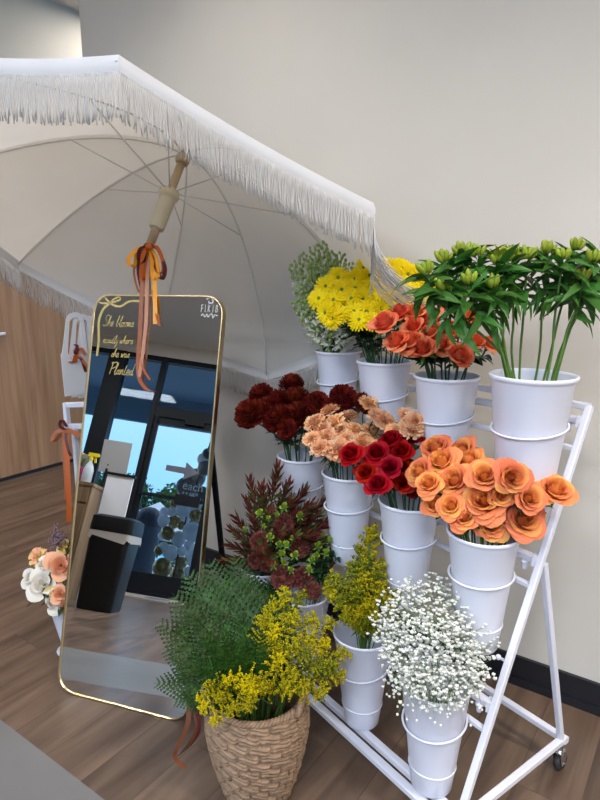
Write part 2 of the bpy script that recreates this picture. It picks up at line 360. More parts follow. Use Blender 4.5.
PANEL_AT = ['beyond the end of the back wall' if y > 2 else 'over the %s of the shop, %s' % ('left' if x < -4 else 'centre left' if x < -1.5 else 'middle' if x < 1 else 'right', 'near the shop window' if y < -3 else 'behind the photographer') for x, y, e in FILL_PANELS]
for i, (x, y, e) in enumerate(FILL_PANELS):  # panels added as soft fill light, out of view
    t = thing('added_panel_light', 'added white rectangular ceiling panel light ' + PANEL_AT[i], 'ceiling light', (x, y, 3.5), 'added ceiling panel lights')
    obj('frame', MB().box((x, y-.31, 3.49), (1.24, .02, .02)).box((x, y+.31, 3.49), (1.24, .02, .02)).box((x-.61, y, 3.49), (.02, .6, .02)).box((x+.61, y, 3.49), (.02, .6, .02)), M_white, t, smooth=False)
    obj('diffuser', MB().box((x, y, 3.494), (1.2, .6, .01)), emit('fill_panel_diffuser', (.9, .95, 1), 2), t, smooth=False)
    area_light('fill_panel_light', (x, y, 3.475), (0, 0, 0), 1.15, .56, e, COOL if y < 2 else WARM)

# ------------------------------------------------------------------ outside, seen in the mirror through the shop front
M_pave = mat('concrete_pavement', (.45, .46, .47), .8, var=.1, nscale=3); M_soff = mat('blue_grey_soffit', (.15, .26, .37), .7); M_soff2 = mat('grey_fascia', (.17, .27, .36), .7)
struct('floor_pavement', MB().box((-2, -30, -.06), (90, 50.2, .1)), M_pave)
mb = MB(); mb.box((-2, -6.15, 3.42), (16, 2.5, .1)); mb.box((-2, -7.4, 3.15), (16, .1, .62), mi=1); struct('trim_2', mb, [M_soff, M_soff2])
def leaf_cloud(mb, c, r, n, s, rnd):
    for _ in range(n):
        d = V((rnd.gauss(0, 1), rnd.gauss(0, 1), rnd.gauss(0, .8))).normalized()*(rnd.random()**.4)
        p = V(c) + V((d.x*r[0], d.y*r[1], d.z*r[2])); a = V((rnd.uniform(-1, 1), rnd.uniform(-1, 1), rnd.uniform(-1, 1))).normalized(); b = a.orthogonal().normalized(); k = s*rnd.uniform(.6, 1.3)
        mb.add([p-a*k, p-b*k*.5, p+a*k, p+b*k*.5], [(0, 1, 2, 3)])
M_tree = mat('tree_foliage', (.05, .16, .05), .6, trans=.25, var=.3, nscale=2, objvar=.4); M_bark = mat('tree_bark', (.10, .07, .05), .9)
for i, (x, y, h, r) in enumerate([(-14.0, -24, 2.9, 1.5), (-10.6, -25, 4.0, 1.6), (-7.4, -26, 3.7, 1.6), (-17.5, -25, 3.6, 1.6), (-4.2, -25, 3.9, 1.6)]):
    t = thing('roadside_tree', '', 'tree', (x, y, 0), 'trees across the road')
    tag(t, ['roadside tree second from left across the road', 'tallest roadside tree, in the middle of the row across the road', 'roadside tree second from right across the road', 'leftmost roadside tree across the road', 'rightmost roadside tree across the road'][i])
    obj('trunk', MB().tube([(x, y, 0), (x+.1, y, h*.3), (x, y, h*.7)], [.2, .16, .08], 8), M_bark, t)
    mb = MB(); rr = random.Random(i)
    for k in range(9):
        leaf_cloud(mb, (x+rr.uniform(-r, r)*.7, y+rr.uniform(-1, 1), h*.25+rr.uniform(0, .55)*h), (r*.6, r*.6, h*.29), 600, .15, rr)
    obj('crown', mb, M_tree, t, smooth=False)
# white tent-like canopy across the car park
t = thing('white_tent', 'white peaked tent outside beyond the door, seen in the mirror', 'tent', (-5.4, -14, 0))
mb = MB(); A = [(-6.5, -13.2, 1.15), (-4.3, -13.2, 1.15), (-4.3, -15, 1.15), (-6.5, -15, 1.15), (-5.4, -14.1, 2.0)]
mb.add(A, [(0, 1, 4), (1, 2, 4), (2, 3, 4), (3, 0, 4)]); mb.add([(x, y, z-.2*k) for k in (0, 1) for x, y, z in A[:4]], [(0, 1, 5, 4), (1, 2, 6, 5), (2, 3, 7, 6), (3, 0, 4, 7)])
obj('canopy', mb, M_paper, t, smooth=False)
for x, y, z in A[:4]: obj('post', MB().tube([(x, y, 0), (x, y, 1.1)], .03, 8), M_white, t)
# outdoor litter bin with a domed top
x, y = -3.98, -7.8
t = thing('litter_bin', 'dark blue-grey domed litter bin on the pavement outside the glass door', 'bin', (x, y, -.01))
obj('body', MB().lathe([(.001, 0), (.25, 0), (.27, .03), (.27, .9), (.28, .92), (.28, .98), (.27, 1.0)], 28, (x, y, -.01)), mat('blue_grey_resin', (.045, .065, .10), .6, var=.1), t)
obj('dome_lid', MB().lathe([(.275, .99), (.27, 1.08), (.24, 1.2), (.17, 1.3), (.08, 1.35), (.001, 1.36)], 28, (x, y, 0)), mat('dark_blue_lid', (.015, .025, .05), .5), t)
# balloon garland
BG = [(-3.0,-5.35,.36,.144),(-2.83,-5.71,.29,.126),(-2.8,-5.59,.47,.099),(-3.13,-5.47,.59,.072),(-3.03,-5.35,.85,.104),(-3.05,-5.71,1.04,.102),(-2.91,-5.59,1.0,.067),(-2.7,-5.47,1.17,.1),(-3.04,-5.35,1.28,.059)]
BW = [(-3.13,-5.35,1.01,.092),(-3.23,-5.71,1.16,.075),(-3.09,-5.59,1.18,.074),(-2.88,-5.47,.8,.112),(-2.68,-5.35,.92,.147),(-3.19,-5.71,.81,.061),(-2.98,-5.59,.59,.116),(-3.08,-5.47,.65,.072),(-2.77,-5.35,.63,.071),(-2.69,-5.71,.58,.101),(-2.73,-5.59,.73,.083),(-2.62,-5.47,.36,.091),(-2.88,-5.35,1.21,.115),(-2.89,-5.71,1.13,.085),(-2.76,-5.59,2.02,.121),(-2.77,-5.47,1.34,.134)]
BS = [(-2.69,-5.35,1.86,.118),(-2.86,-5.71,1.74,.156),(-2.96,-5.59,1.57,.154),(-2.71,-5.47,2.11,.086),(-2.66,-5.35,1.48,.116),(-2.6,-5.6,2.3,.12)]
t = thing('balloon_garland', 'garland of white, gold and grey balloons outside the glass door', 'balloons', (-2.85, -5.5, -.01))
bm_ = MB().lathe([(.001, -1.12), (.05, -1.1), (.09, -1.0), (.45, -.86), (.8, -.5), (.97, -.05), (.98, .25), (.8, .68), (.45, .93), (.001, 1.02)], 20)
for lst, nm, m in ((BG, 'gold', mat('gold_latex', (.42, .30, .13), .2, metal=.7)), (BW, 'white', mat('white_latex', (.80, .83, .88), .3, trans=.5)), (BS, 'grey', mat('grey_latex', (.09, .10, .12), .3))):
    me = bm_.mesh('balloon', m)
    for (x, y, z, r) in lst: inst('balloon', me, t, (x, y, z), quat_to((RND.uniform(-.5, .5), RND.uniform(-.5, .5), 1)), r, label=nm+' balloon')
mb = MB(); mb.tube([(-2.85, -5.5, 0), (-2.85, -5.55, 1.2), (-2.7, -5.5, 2.4)], .012, 6); mb.lathe([(.001, 0), (.2, 0), (.2, .03), (.001, .04)], 20, (-2.85, -5.5, -.01)); obj('stand', mb, M_frame, t)

# ------------------------------------------------------------------ things behind the camera that the mirror shows
mb = MB(); mb.box((-2.95, -4.33, .006), (1.2, .55, .012)); mb.lathe([(.001, .0135), (.16, .0135)], 24, (-2.75, -4.30, 0), mi=1)
t = obj('door_mat', mb, [mat('beige_mat', (.32, .27, .22), .9, bump=.4, nscale=200), mat('mat_print', (.12, .14, .18), .9)], smooth=False); tag(t, 'beige door mat with a dark oval print inside the glass door', 'mat')
# tall black trash can
bx, by = -2.73, -1.98
t = thing('trash_can', 'tall black trash can with a pale liner, reflected in the mirror', 'trash can', (bx, by, 0))
def rrect(w, d, r, n=5):
    out = []
    for cx_, cy_, a0 in ((w/2-r, d/2-r, 0), (-w/2+r, d/2-r, pi/2), (-w/2+r, -d/2+r, pi), (w/2-r, -d/2+r, 3*pi/2)):
        for k in range(n+1): a = a0+k/n*pi/2; out.append((cx_+r*cos(a), cy_+r*sin(a)))
    return out
def loft(mb, secs, c=(0, 0), mi=0, rot=0.0, cap=True):
    n = len(secs[0][0]); vs = []
    for pr, z in secs: vs += [(c[0]+x*cos(rot)-y*sin(rot), c[1]+x*sin(rot)+y*cos(rot), z) for x, y in pr]
    fs = [(i*n+k, i*n+(k+1) % n, (i+1)*n+(k+1) % n, (i+1)*n+k) for i in range(len(secs)-1) for k in range(n)]
    if cap: fs += [tuple(range(n-1, -1, -1)), tuple((len(secs)-1)*n+k for k in range(n))]
    return mb.add(vs, fs, mi)
o = obj('body', loft(MB(), [(rrect(.30, .34, .05), .0), (rrect(.31, .35, .05), .02), (rrect(.36, .42, .05), .64)], (bx, by)), mat('black_plastic', (.005, .006, .008), .4, spec=.3), t); autosmooth(o)
o = obj('lid', loft(MB(), [(rrect(.375, .435, .05), .655), (rrect(.38, .44, .05), .70), (rrect(.37, .43, .05), .78), (rrect(.30, .34, .05), .80)], (bx, by)), mat('black_lid', (.005, .006, .008), .45, spec=.3), t); autosmooth(o)
mb = MB(); pr = rrect(.372, .432, .05, 6); n = len(pr); rr = random.Random(3)
lowz = [.60+rr.uniform(-.03, .02) for _ in pr]
mb.add([(bx+x*1.0, by+y, .66) for x, y in pr] + [(bx+x*1.03, by+y*1.03, z) for (x, y), z in zip(pr, lowz)], [(k, (k+1) % n, n+(k+1) % n, n+k) for k in range(n)])
obj('liner', mb, mat('pale_liner', (.62, .58, .54), .5, trans=.3), t)
# cabinet with drawers, panel and a blank board on it
t = thing('counter_cabinet', 'light wood drawer cabinet behind the black trash can, reflected in the mirror', 'cabinet', (-3.5, -2.5, 0))
obj('body', MB().box((-3.50, -2.5, .53), (.7, .5, 1.06)), M_cabw, t, smooth=False)
obj('worktop', MB().box((-3.50, -2.5, 1.075), (.72, .53, .03)), M_cabw, t, smooth=False)
for z0, z1 in ((.90, 1.04), (.06, .88)):
    dd = obj('drawer' if z0 > .5 else 'cabinet_door', MB().box((-3.50, -2.24, (z0+z1)/2), (.66, .02, z1-z0)), M_cabw, t, smooth=False)
t = obj('partition_panel', MB().box((-3.00, -2.56, .62), (.27, .03, 1.22)).box((-3.00, -2.56, 1.245), (.30, .05, .025), mi=1), [M_paper, M_frame], smooth=False); t.rotation_euler = (0, 0, 0)
tag(t, 'white upright panel with a dark top edge beside the wooden cabinet in the mirror', 'panel')
t = thing('sign_board', 'blank grey-white board above the cabinet, reflected in the mirror', 'board', (-3.13, -2.62, 1.09))
M = Matrix.Rotation(radians(-8), 3, 'X')
obj('board', MB().box((-3.14, -2.66, 1.43), (.30, .012, .34), M), mat('grey_board', (.42, .40, .38), .6), t, smooth=False)
obj('easel_foot', MB().bar((-3.2, -2.65, 1.09), (-3.2, -2.66, 1.3), .02, .02).bar((-3.2, -2.75, 1.09), (-3.2, -2.67, 1.35), .015, .015), M_frame, t, smooth=False)
x, y = -3.27, -2.36
t = thing('spray_bottle', 'clear spray bottle with a yellow trigger head standing on the cabinet', 'spray bottle', (x, y, 1.09))
obj('body', MB().lathe([(.001, 0), (.045, 0), (.05, .01), (.05, .13), (.035, .18), (.016, .21), (.016, .235), (.001, .236)], 20, (x, y, 1.09)), mat('frosted_bottle', (.66, .70, .72), .3, trans=.3), t)
mb = MB(); mb.lathe([(.018, .225), (.02, .25), (.014, .27), (.001, .275)], 14, (x, y, 1.09)); mb.box((x+.015, y, 1.375), (.10, .028, .035)); mb.box((x+.06, y, 1.375), (.03, .02, .02)); mb.bar((x+.035, y, 1.36), (x+.05, y, 1.30), .012, .02)
obj('trigger_head', mb, mat('yellow_plastic', (.85, .65, .02), .4), t, smooth=False)
# person working behind the cabinet (only a sliver shows)
def skin_mesh(name, verts, edges, m, parent, sub=2):
    me = bpy.data.meshes.new(name); me.from_pydata([v[0] for v in verts], edges, []); me.materials.append(m)
    o = bpy.data.objects.new(name, me); col.objects.link(o)
    sk = o.modifiers.new('skin', 'SKIN'); 
    for i, v in enumerate(verts): me.skin_vertices[0].data[i].radius = v[1]; me.skin_vertices[0].data[i].use_root = (i == 0)
    sb = o.modifiers.new('sub', 'SUBSURF'); sb.levels = sb.render_levels = sub
    dg = bpy.context.evaluated_depsgraph_get(); me2 = bpy.data.meshes.new_from_object(o.evaluated_get(dg)); me2.name = name
    me2.polygons.foreach_set('use_smooth', [True]*len(me2.polygons))
    bpy.data.objects.remove(o); o = bpy.data.objects.new(name, me2); col.objects.link(o); o.parent = parent; return o
px_, py_ = -3.80, -3.15
t = thing('person', 'person in an olive shirt standing behind the cabinet, reflected at the mirror edge', 'person', (px_, py_, 0))
Bd = [((0,0,.95),(.15,.11)),((0,.0,1.12),(.135,.10)),((0,.02,1.32),(.16,.11)),((0,.03,1.45),(.12,.08)),((0,.05,1.53),(.05,.05)),((0,.07,1.60),(.06,.065)),((0,.08,1.69),(.075,.09)),((0,.07,1.77),(.045,.05)),
      ((-.18,.02,1.43),(.055,.055)),((-.24,.05,1.17),(.042,.042)),((-.20,.26,1.08),(.032,.032)),((.18,.02,1.43),(.055,.055)),((.24,.05,1.17),(.042,.042)),((.20,.26,1.12),(.032,.032)),
      ((-.09,0,.88),(.09,.09)),((-.10,.02,.50),(.06,.06)),((-.10,-.02,.10),(.04,.04)),((-.10,.09,.04),(.04,.035)),((.09,0,.88),(.09,.09)),((.10,.02,.50),(.06,.06)),((.10,-.02,.10),(.04,.04)),((.10,.09,.04),(.04,.035))]
Ed = [(0,1),(1,2),(2,3),(3,4),(4,5),(5,6),(6,7),(3,8),(8,9),(9,10),(3,11),(11,12),(12,13),(0,14),(14,15),(15,16),(16,17),(0,18),(18,19),(19,20),(20,21)]
nb = len(Bd)
for sx, wi, wp in ((-1, 10, (-.20, .26, 1.08)), (1, 13, (.20, .26, 1.12))):
    k = len(Bd); Bd.append(((wp[0], wp[1]+.06, wp[2]-.005), (.034, .018))); Ed.append((wi, k))
    for f_, (dx, l_) in enumerate(((-.028, .07), (-.010, .08), (.010, .075), (.028, .06))):
        a = len(Bd); Bd.append(((wp[0]+dx, wp[1]+.09, wp[2]), (.009, .009))); Bd.append(((wp[0]+dx*1.2, wp[1]+.09+l_*.5, wp[2]-.01), (.008, .008))); Bd.append(((wp[0]+dx*1.2, wp[1]+.09+l_*.9, wp[2]-.035), (.007, .007))); Ed += [(k, a), (a, a+1), (a+1, a+2)]
    a = len(Bd); Bd.append(((wp[0]-sx*.04, wp[1]+.06, wp[2]), (.010, .010))); Bd.append(((wp[0]-sx*.06, wp[1]+.10, wp[2]-.01), (.008, .008))); Ed += [(k, a), (a, a+1)]
skin_mesh('body', Bd, Ed, mat('skin_tone', (.45, .27, .19), .5), t)
skin_mesh('shirt', [((0,0,.98),(.175,.135)),((0,0,1.12),(.165,.13)),((0,.02,1.32),(.19,.14)),((0,.025,1.44),(.15,.11)),((-.18,.02,1.43),(.075,.075)),((-.225,.04,1.25),(.065,.065)),((.18,.02,1.43),(.075,.075)),((.225,.04,1.25),(.065,.065))], [(0,1),(1,2),(2,3),(3,4),(4,5),(3,6),(6,7)], mat('olive_cotton', (.10, .105, .05), .8), t)
skin_mesh('trousers', [((0,0,.94),(.17,.13)),((-.09,0,.86),(.105,.105)),((-.10,.02,.50),(.08,.08)),((-.10,-.01,.12),(.06,.06)),((.09,0,.86),(.105,.105)),((.10,.02,.50),(.08,.08)),((.10,-.01,.12),(.06,.06))], [(0,1),(1,2),(2,3),(0,4),(4,5),(5,6)], mat('blue_denim', (.03, .06, .14), .8), t)
skin_mesh('hair', [((0,.04,1.64),(.075,.07)),((0,.055,1.72),(.088,.09)),((0,.06,1.78),(.06,.06))], [(0,1),(1,2)], mat('brown_hair', (.04, .025, .015), .6), t)
mb = MB()
for sx in (-.028, .028): mb.ball((sx+px_, py_+.165, 1.69), .011, 10, 6)
obj('eyes', mb, M_cream_p, t)
mb = MB(); mb.ball((px_, py_+.175, 1.665), .014, 10, 6, sq=(.8, 1, 1.4)); mb.ball((px_, py_+.16, 1.63), .02, 10, 6, sq=(1, .3, .25), mi=1)
for sx in (-1, 1): mb.ball((px_+sx*.078, py_+.08, 1.68), .022, 10, 6, sq=(.4, .7, 1.2))
obj('face_features', mb, [mat('skin_tone_b', (.45, .27, .19), .5), mat('lip', (.35, .12, .10), .5)], t)
t = obj('folded_cloth', MB().box((-3.40, -2.42, 1.17), (.10, .10, .16)), mat('magenta_cloth', (.30, .01, .09), .7), smooth=False)
o = t; bv = o.modifiers.new('b', 'BEVEL'); bv.width = .02; bv.segments = 3; tag(o, 'magenta cloth on the wooden cabinet beside the spray bottle', 'cloth')

# ------------------------------------------------------------------ leaning mirror
BL = cf(-.904, 1.971, 0); E1 = (cf(-.383, 1.795, 0) - BL).normalized(); NA = V((-E1.y, E1.x, 0)); LEAN = .256
E2 = (V((0, 0, 1))*cos(LEAN) + NA*sin(LEAN)).normalized(); EN = E1.cross(E2)      # EN points out of the glass
MW, ML = .548, 1.487
def mp(x, y, o=0.0): return BL + E1*x + E2*y + EN*o
def mrr(off, n=8): return [(x+MW/2, y+ML/2) for x, y in rrect(MW-2*off, ML-2*off, .072-off, n)]
mirror = thing('leaning_mirror', 'tall full-length mirror with rounded gold frame leaning beside the flower basket', 'mirror', BL + E1*MW/2)
mb = MB(); pr = mrr(.006); mb.add([mp(x, y, .001) for x, y in pr], [tuple(range(len(pr)))])
obj('mirror_glass', mb, M_mirror, mirror, smooth=False)
mb = MB(); pr = mrr(.004); mb.add([mp(x, y, -.004) for x, y in pr], [tuple(range(len(pr)-1, -1, -1))]); obj('backing_board', mb, M_frame, mirror, smooth=False)
mb = MB(); secs = [(0, -.022), (0, .004), (.0015, .006), (.005, .006), (.0065, .004), (.0065, 0), (.0065, -.022)]; n = len(mrr(0))
vs = []; fs = []
for off, o in secs: vs += [mp(x, y, o) for x, y in mrr(off)]
for i in range(len(secs)):
    j = (i+1) % len(secs); fs += [(i*n+k, i*n+(k+1) % n, j*n+(k+1) % n, j*n+k) for k in range(n)]
mb.add(vs, fs); o = obj('mirror_frame', mb, M_gold, mirror); autosmooth(o)
top = mp(MW-.06, ML-.35, -.03); ft = V((top.x, top.y, 0)) + NA*.16
foot2 = mp(.08, ML-.35, -.03); ft2 = V((foot2.x, foot2.y, 0)) + NA*.16
for a, b in ((top, ft), (foot2, ft2)): obj('support_leg', MB().bar(b, a, .022, .012, E1), M_frame, mirror, smooth=False)
# gold vinyl script and bow, on the glass
GL = {'S': [(1.1,2.0),(.7,2.35),(.2,2.1),(.3,1.5),(.75,1.0),(.8,.4),(.35,0),(-.15,.35)], 'h': [(0,.2),(.3,1.6),(.25,2.2),(.1,1.2),(.05,0),(.25,.8),(.5,.95),(.5,.3),(.8,.1)],
 'e': [(0,.3),(.5,.6),(.4,1),(.1,.8),(.1,.2),(.4,0),(.75,.3)], 'b': [(0,.4),(.3,1.8),(.2,2.2),(.08,1),(.1,.1),(.4,.1),(.5,.6),(.3,.8),(.75,.6)],
 'l': [(0,.4),(.35,1.7),(.25,2.2),(.12,1.2),(.2,0),(.5,.2)], 'o': [(.4,.9),(.1,.7),(.1,.1),(.45,.1),(.5,.7),(.35,.9),(.75,.7)],
 'm': [(0,1),(.05,0),(.28,1),(.4,.05),(.62,1),(.75,.05),(1,.2)], 's': [(0,.2),(.35,1),(.5,.3),(.2,0),(.65,.2)], 'x': [(0,1),(.5,0),(.28,.5),(.55,1),(.0,0),(.7,.2)],
 'a': [(.45,.9),(.1,.7),(.1,.1),(.4,.2),(.5,.9),(.5,.1),(.8,.2)], 'c': [(.45,.85),(.1,.7),(.1,.1),(.6,.2)], 't': [(.25,1.8),(.12,.2),(.35,0),(.6,.3)],
 'y': [(0,1),(.15,.2),(.5,.3),(.55,1),(.4,-.7),(0,-.9),(.65,.2)], 'w': [(0,1),(.15,0),(.4,.8),(.5,0),(.8,1),(1.0,.8)], 'r': [(0,.8),(.1,1),(.1,0),(.2,.7),(.5,1),(.75,.8)],
 'P': [(.1,0),(.25,2.2),(.0,2.0),(1,2.3),(1.1,1.5),(.2,1.0)], 'n': [(0,1),(.05,0),(.3,.9),(.5,.8),(.5,.1),(.8,.1)], 'd': [(.45,.9),(.1,.7),(.1,.1),(.45,.3),(.62,2.2),(.55,.1),(.85,.2)]}
def mxy(px, py):
    q = onpl(px, py, mp(0, 0), EN) - BL; return q.dot(E1), q.dot(E2)
def stroke(mb, pts, w, o=.0014):
    pts = smooth_path([mp(x, y, o) for x, y in pts], 4); ds = []
    for i in range(len(pts)):
        t = pts[min(i+1, len(pts)-1)]-pts[max(i-1, 0)]; ds.append(t.cross(EN).normalized())
    mb.strip(pts, w, ds)
def script(mb, s, px, py, xh, w, slant=.25, dirv=None):
    x0, y0 = mxy(px, py); x = 0
    for ch in s:
        if ch == ' ': x += .6*xh; continue
        g = GL[ch]; stroke(mb, [(x0+x+(gx+gy*slant)*xh, y0+gy*xh) for gx, gy in g], w); x += (max(a for a, b in g))*xh*.97
mb = MB()
script(mb, 'She blooms', 103, 326, .0180, .0021); script(mb, 'exactly where', 103, 343, .0145, .0021)
script(mb, 'she was', 111, 357, .0155, .0026); script(mb, 'Planted', 109, 374, .0200, .0030)
def mcurve(mb, pts, w): stroke(mb, [mxy(*p) for p in pts], w)
mcurve(mb, [(110,303),(104,297),(100,299),(101,303),(110,303),(113,300),(119,297),(120,300),(110,303)], .007)
mcurve(mb, [(110,303),(103,310),(99,322),(99,340),(97,356)], .010)
mcurve(mb, [(110,303),(116,306),(122,306),(128,302),(136,301),(142,302)], .008)
obj('gold_lettering', mb, M_goldvinyl, mirror, smooth=False)
me = text_mesh('FIKIB', .040, 'logo_text', M_whitevinyl, sp=1.75)
R3 = Matrix((E1, E2, EN)).transposed().to_4x4()
x, y = mxy(209.5, 309)
o = obj('white_logo', me, None, mirror, loc=mp(x, y, .0018)); o.rotation_mode = 'QUATERNION'; o.rotation_quaternion = R3.to_quaternion(); o.scale = (.46, 1.0, 1)
mb = MB(); mcurve(mb, [(201,316),(203,314),(205,317),(207,314),(208,317),(210,315)], .0035); mcurve(mb, [(210,315),(212,314),(213,318),(215,315),(218,316)], .0035)
mcurve(mb, [(208,298),(211,297.5),(213,300),(212.5,303),(209.5,303),(209,301)], .0055); mcurve(mb, [(206.5,299.5),(209,298)], .005)
obj('white_logo_script', mb, M_whitevinyl, mirror, smooth=False)

# ------------------------------------------------------------------ white fringed umbrella
TIE = at(149.5, 246, 2.27); HUB = at(183, 159, 2.337); AX = (HUB-TIE).normalized()
VX = [at(118, 56, 1.371), at(373, 204, 1.654), at(379, 335, 2.40), at(267, 372, 2.66), at(160, 334, 2.86), at(19, 262, 2.62), at(-81, 181, 2.109), at(-82, 52, 1.50)]
umb = thing('beach_umbrella', 'large white fringed beach umbrella tilted open above the mirror and flower rack', 'umbrella', (TIE.x, TIE.y, 0))
def clampw(p):
    p = V(p)
    if p.x > CX-.05 and p.y > 2.09: p.y = 2.09+.02*(1-math.exp(-(p.y-2.09)/.02))
    return p
TOP = HUB + AX*.03
def ribp(k, t, lift=0.0):
    k %= 8; b = (.30*(t**.75)*(1-t)**1.35 if k in (0, 1, 7) else (0, 0, .145, .17, .14, .11, .125, 0)[k]*(4*t*(1-t))**.85) if 0 < t < 1 else 0
    return clampw(TOP.lerp(VX[k % 8], t) + AX*(b+lift))
def gore(k, s, t):
    p = ribp(k, t).lerp(ribp(k+1, t), s); sag = .016*4*s*(1-s)*t
    c = sum(VX, V())/8
    return clampw(p - (AX*.5 + (p-c-AX*(p-c).dot(AX)).normalized()*.6)*sag + AX*.004)
mb = MB()
for k in range(8): mb.grid(lambda i, j: gore(k, i/10, max(j/16, .012)), 10, 16)
obj('canopy', mb, M_canvas, umb)
mb = MB(); fr = MB(); rr = random.Random(5); DN = V((0, 0, -1))
cen = sum(VX, V())/8
for k in range(8):
    VH = .042
    def vp(i, j):
        p = gore(k, i/24, 1.0); o_ = V((p.x-cen.x, p.y-cen.y, 0)).normalized()
        q = p + DN*VH*(j/3) + o_*(.006*sin(j/3*pi)+.003*sin(i*1.1)*j/3); return clampw(q)
    mb.grid(vp, 24, 3)
    L_ = (VX[(k+1) % 8]-VX[k]).length; ns = int(L_/.0042)
    for i in range(ns):
        s = (i+.5)/ns; p = gore(k, s, 1.0); o_ = V((p.x-cen.x, p.y-cen.y, 0)).normalized()
        p = p + DN*(VH-.006) + o_*.004; ln = .108*rr.uniform(.88, 1.06); tg = (VX[(k+1) % 8]-VX[k]).normalized()
        sw = tg*rr.uniform(-.007, .007) + o_*rr.uniform(-.006, .008)
        if k == 1:
            if s < .34: sw = _R*(.15*min(1, s/.2)*rr.uniform(.6, 1.25)) - _F*.03 + sw; ln *= 1+.38*min(1, s/.12)
            else: ln *= .75
        pts = [clampw(p + DN*ln*u_ + sw*u_*u_ + tg*.0018*sin(u_*9+i)) for u_ in (0, .25, .5, .75, 1)]
        fr.tube(pts, [.0017, .0015, .0015, .0015, .0019], 3)
obj('valance', mb, M_valance, umb)
tag(obj('fringe', fr, M_fringe, umb), kind='stuff', label='off-white knotted cotton fringe')
SL = TIE.lerp(HUB, .60)                                   # slider on the pole
for k in range(8):
    obj('rib', MB().tube([ribp(k, t, -.012) for t in [i/12 for i in range(13)]], .0033, 6), M_rib, umb)
    obj('strut', MB().tube([SL, ribp(k, .5, -.012)], .0024, 6), M_rib, umb)
def axM(d): return V(d).to_track_quat('Z', 'Y').to_matrix()
obj('upper_pole', MB().tube([TIE - AX*.06, HUB], .0165, 16), M_pole, umb)
obj('hub', MB().lathe([(.001, -.02), (.024, -.02), (.028, -.008), (.028, .006), (.02, .022), (.001, .024)], 20, HUB, axM(AX)), M_pole, umb)
obj('finial', MB().lathe([(.001, -.01), (.016, 0), (.018, .03), (.010, .055), (.001, .07)], 16, HUB+AX*.04, axM(AX)), M_pole, umb)
mb = MB().lathe([(.017, -.155), (.027, -.155), (.0295, -.15), (.031, -.03), (.032, -.025), (.038, -.02), (.040, -.008), (.036, .0), (.036, .01), (.026, .016), (.017, .018)], 24, SL, axM(AX))
obj('slider', mb, M_cream, umb)
obj('tilt_joint', MB().lathe([(.001, -.035), (.02, -.035), (.022, -.02), (.022, .02), (.018, .03), (.001, .03)], 18, TIE-AX*.05), M_chrome, umb)
PB = V((TIE.x, TIE.y, 0)) - V((AX.x, AX.y, 0))*.05
obj('lower_pole', MB().tube([PB + V((0, 0, .02)), TIE - AX*.05], .017, 16), M_pole, umb)
obj('base_plate', MB().lathe([(.001, 0), (.17, 0), (.175, .006), (.17, .012), (.03, .016), (.026, .10), (.001, .10)], 28, PB), M_white, umb)

# ------------------------------------------------------------------ satin ribbons tied on the pole
def ribbon(mb, pts, w, wd=None, n=6, mi=0, th=.0004):
    pts = smooth_path(pts, n); N = len(pts); ws = []
    for i, p in enumerate(pts):
        t = (pts[min(i+1, N-1)]-pts[max(i-1, 0)]).normalized(); d = wd(i/(N-1)) if wd else _R
        d = (d - t*d.dot(t)); ws.append(d.normalized() if d.length > 1e-5 else t.orthogonal().normalized())
    mb.strip(pts, w, ws, mi)
def tw(a0, a1): return lambda s: (_R*cos(a0+(a1-a0)*s) + _F*sin(a0+(a1-a0)*s))
bow = thing('ribbon_bow', 'orange and copper satin ribbon bow with long tails tied on the umbrella pole', 'ribbon', TIE)
KD = 2.232
def K(x, y, d=KD): return at(x, y, d)
def tail(nm, m, pts, w, a=(0, .3)):
    mb = MB(); ribbon(mb, [K(*p) for p in pts], w, tw(*a)); o = obj(nm, mb, m, bow); return o
def dtail(y, x=147):
    g = (onpl(x, y, mp(0, 0, .012), EN)-CAM).dot(_F); return min(2.232, g) if y > 286 else 2.232 + (min(2.232, g)-2.232)*max(0, (y-262)/24)
for m, w, pts, a in ((M_sat_c, .014, [(146,250),(142,285),(140,330),(138,372),(145,388),(152,391)], (.1, .5)), (M_sat_p, .013, [(149,251),(147,285),(146,320),(143,350),(140,371),(139,377)], (.3, -.3)),
                     (M_sat_y, .015, [(151,250),(154,275),(155,300),(155,324)], (0, .1)), (M_sat_c, .008, [(152,290),(157,318),(160,326)], (0, .5)),
                     (M_sat_o, .012, [(144,250),(141,268),(141,291)], (.2, 0)), (M_sat_m, .012, [(139,251),(138,270),(141,287)], (.5, .2)), (M_sat_c, .008, [(138,256),(134,272),(138,290),(142,293)], (.2, .6)),
                     (M_sat_c, .009, [(142,356),(143,368),(150,380)], (.2, .6))):
    mb = MB(); ribbon(mb, [K(x, y, dtail(y, x)-.0006*i) for i, (x, y) in enumerate(pts)], w, tw(*a)); obj('tail', mb, m, bow)
for m, w, pts, a in ((M_sat_y, .015, [(149,247),(138,249),(129,258),(130,266),(135,264),(137,254),(149,247)], (0, 1.2)), (M_sat_m, .016, [(149,247),(140,250),(139,262),(144,262),(149,247)], (.4, 1.6)),
                     (M_sat_o, .015, [(149,247),(156,246),(162,258),(163,271),(158,272),(155,258),(149,247)], (.2, 1.3)), (M_sat_m, .015, [(149,247),(158,250),(165,268),(162,279),(157,270),(149,247)], (.8, .1)),
                     (M_sat_y, .015, [(150,248),(156,258),(158,276),(153,278),(152,262),(150,248)], (0, .7)), (M_sat_o, .017, [(149,247),(143,256),(142,276),(146,276),(149,247)], (.3, 1.2))):
    mb = MB(); ribbon(mb, [K(x, y, KD-.02*sin(i/(len(pts)-1)*pi)) for i, (x, y) in enumerate(pts)], w, tw(*a), 7); obj('loop', mb, m, bow)
